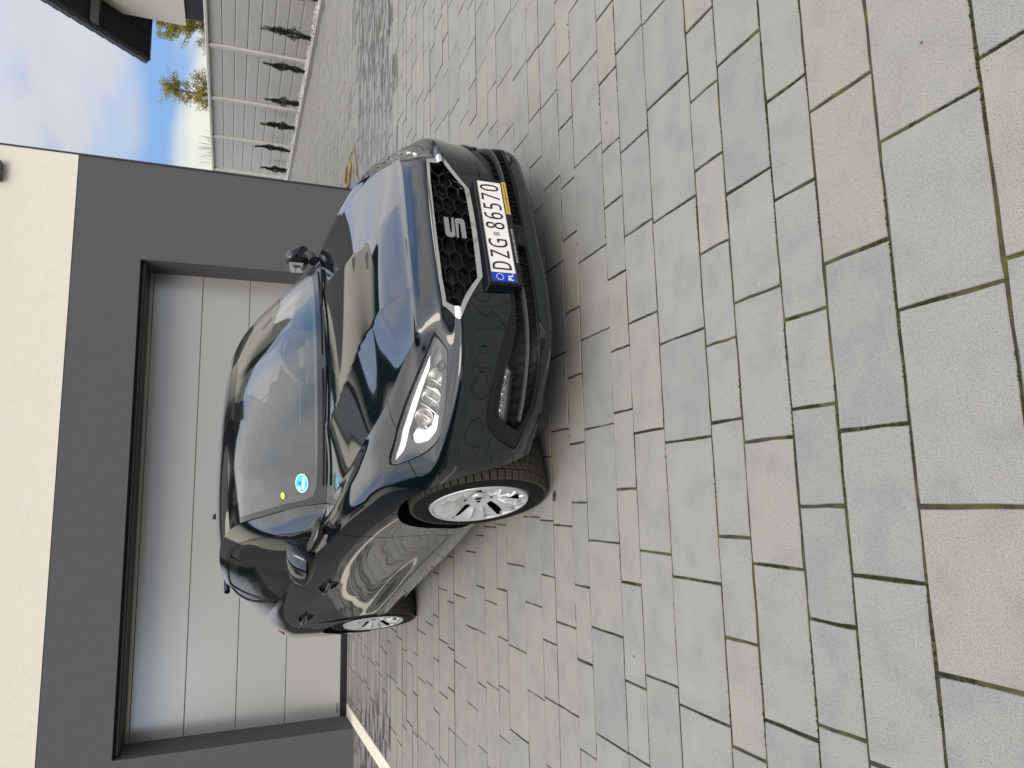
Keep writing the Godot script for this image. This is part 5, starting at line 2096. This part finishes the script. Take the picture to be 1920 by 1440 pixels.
func _cover_x(r: float, th: float) -> Vector3:
	# face of the five-spoke cover: dished towards the hub, ridged blades swirling outwards
	var w := fposmod(th + 0.55 * (r - 0.06), TAU / 5.0) - TAU / 10.0
	var q := (r - 0.05) / 0.17
	var dish := -0.036 * (1.0 - smoothstep(0.0, 1.0, q)) + 0.004 * smoothstep(0.03, 0.07, r)
	# three sharp-backed blades to a spoke
	var u := fposmod(w / (TAU / 5.0) * 3.0 + 0.5, 1.0)
	var lobe := (pow(u, 1.6) - 0.4) * 0.019 * smoothstep(0.075, 0.12, r) * (1.0 - smoothstep(0.196, 0.212, r))
	lobe *= 1.0 - smoothstep(0.94, 1.0, u) * 0.9
	var crown := 0.016 * pow(absf(cos(w * 2.5)), 0.8) * smoothstep(0.06, 0.11, r) * (1.0 - smoothstep(0.17, 0.205, r))
	var lip := 0.006 * smoothstep(0.207, 0.213, r) - 0.02 * smoothstep(0.221, 0.229, r)
	return Vector3(dish + lobe + crown + lip, r * cos(th), r * sin(th))

func _wheels(car: Node3D) -> void:
	var proto := Node3D.new()
	proto.name = numbered("wheel", car)
	car.add_child(proto, true)
	# tyre carcass, x outwards
	var t := begin()
	lathe(t, [Vector2(.222, -.10), Vector2(.232, -.112), Vector2(.262, -.116), Vector2(.292, -.110), Vector2(.305, -.098), Vector2(.3085, -.07), Vector2(.3095, 0), Vector2(.3085, .07), Vector2(.305, .098), Vector2(.300, .106), Vector2(.292, .1105), Vector2(.276, .1145), Vector2(.262, .116), Vector2(.247, .1155), Vector2(.236, .113), Vector2(.231, .108), Vector2(.226, .10), Vector2(.222, .08)], 64, Transform3D(), 0.3)
	put("tyre", t.commit(), M.rubber, proto)
	# tread blocks in five ribs with sipes between
	var tr := begin()
	var n := 58
	rng.seed = 3
	for k in n:
		for e in [[-.101, -.066, 0.35, .3060, .3165], [-.060, -.024, 0.6, .309, .3178], [-.018, .018, 0.0, .3095, .318], [.024, .060, -0.6, .309, .3178], [.066, .106, 0.0, .303, .3165]]:
			var step := TAU / n
			var a0: float = (k + (0.5 if absf(e[0]) < 0.05 else 0.0)) * step
			var a1 := a0 + step * 0.80
			var sk: float = e[2] * step * 0.5
			# each block is split by two fine sipes
			for c in 3:
				var b0 := lerpf(a0, a1, c / 3.0)
				var b1 := lerpf(a0, a1, (c + 0.88) / 3.0)
				var v := []
				for rr in [e[3] - 0.004, e[4]]:
					for xx in [[e[0], -sk], [e[1], sk]]:
						for an in [b0, b1]:
							var ra: float = rr - (0.006 if absf(xx[0]) > 0.09 and rr > 0.31 else 0.0)
							v.append(Vector3(xx[0], ra * cos(an + xx[1]), ra * sin(an + xx[1])))
				# v: 0 (lo,x0,b0) 1 (lo,x0,b1) 2 (lo,x1,b0) 3 (lo,x1,b1) then outer
				var mid2 := Vector3.ZERO
				for p in v:
					mid2 += p / 8.0
				_q4(tr, [v[4], v[5], v[7], v[6]], mid2)
				_q4(tr, [v[0], v[1], v[5], v[4]], mid2)
				_q4(tr, [v[2], v[3], v[7], v[6]], mid2)
				_q4(tr, [v[0], v[2], v[6], v[4]], mid2)
				_q4(tr, [v[1], v[3], v[7], v[5]], mid2)
	put("tread", tr.commit(), M.tread, proto)
	# cover
	var f: Callable = _cover_x
	var o := soup()
	var nr := 40
	var nt := 240
	var grid := []
	for i in nr + 1:
		var row := []
		var r := lerpf(0.03, 0.23, i / float(nr))
		for k in nt:
			var th := TAU * k / nt
			row.append([_cover_x(r, th), nrm(f, r, th, 0.001, 0.01, 1.0)])
		grid.append(row)
	for i in nr:
		var r := lerpf(0.03, 0.23, (i + 0.5) / nr)
		for k in nt:
			var th := TAU * (k + 0.5) / nt
			var w := fposmod(th + 0.55 * (r - 0.06), TAU / 5.0) - TAU / 10.0
			var gap := absf(absf(w) - TAU / 10.0)
			# openings between the blades
			if r > 0.085 and r < 0.186 and gap < lerpf(0.17, 0.075, (r - 0.085) / 0.10):
				continue
			var bolt := Vector2(r * cos(w), r * sin(w)).distance_to(Vector2(0.062, 0.0))
			if bolt < 0.0095:
				continue
			var l := (k + 1) % nt
			add_tri2(o, grid[i][k], grid[i + 1][k], grid[i + 1][l])
			add_tri2(o, grid[i][k], grid[i + 1][l], grid[i][l])
	var cover := put("wheel_cover", soup_mesh(o), M.alloy, proto)
	cover.position.x = 0.108
	var bk := begin()
	lathe(bk, [Vector2(.0, .03), Vector2(.12, .03), Vector2(.2, .045), Vector2(.224, .06), Vector2(.226, .1)], 40)
	put("rim_well", bk.commit(), M.matte, proto)
	var cap := begin()
	lathe(cap, [Vector2(0.0, 0.083), Vector2(0.022, 0.082), Vector2(0.029, 0.079), Vector2(0.032, 0.07)], 32)
	put("centre_cap", cap.commit(), M.alloy, proto)
	var em := begin()
	var hook := PackedVector2Array([Vector2(.016, .013), Vector2(-.013, .013), Vector2(-.016, .009), Vector2(-.016, .003), Vector2(-.012, .001), Vector2(.016, .001), Vector2(.016, .0035), Vector2(-.008, .005), Vector2(-.008, .007), Vector2(.016, .0075)])
	var h2 := PackedVector2Array()
	for p in hook:
		h2.append(-p)
	for p in [hook, h2]:
		prism(em, p, 0.0, 0.002, Transform3D(Basis(Vector3(0, 0, -1), Vector3(0, 1, 0), Vector3(1, 0, 0)), Vector3(.083, 0, 0)))
	put("cap_emblem", em.commit(), M.black, proto)
	var spots := [[-1, 0.0], [1, 0.0], [-1, -2.686], [1, -2.686]]
	for k in 4:
		var w: Node3D = proto
		if k > 0:
			w = proto.duplicate()
			w.name = numbered("wheel", car)
			car.add_child(w, true)
		var side: float = spots[k][0]
		w.transform = Transform3D(Basis(Vector3.UP, 0.0 if side > 0 else PI), Vector3(side * .762, .3165, spots[k][1]))
		# liner of the wheel well
		var lr := begin()
		var cx: float = side * .762
		var cz: float = spots[k][1]
		for a in 20:
			var t0 := 0.22 + (PI - 0.1) * a / 20.0
			var t1 := 0.22 + (PI - 0.1) * (a + 1) / 20.0
			var p0 := Vector3(0, sin(t0), cos(t0))
			var p1 := Vector3(0, sin(t1), cos(t1))
			var c0 := Vector3(cx, .32, cz)
			var ow := Vector3(side * .105, 0, 0)
			var n2 := Vector3(side * -.24, 0, 0)
			quad(lr, c0 + p0 * .388 + ow, c0 + p1 * .388 + ow, c0 + p1 * .388 + n2, c0 + p0 * .388 + n2)
			tri(lr, c0 + n2, c0 + p0 * .388 + n2, c0 + p1 * .388 + n2)
		put("wheel_well", lr.commit(), M.black, car)

func add_tri2(out: Array, a: Array, b: Array, c: Array) -> void:
	add_tri(out, a, b, c)

func _ready() -> void:
	build_view()
	build_materials()
	build_drive()
	build_garage()
	build_neighbour()
	build_fence()
	build_trees()
	build_shrubs()
	build_surroundings()
	build_car()
	build_small()
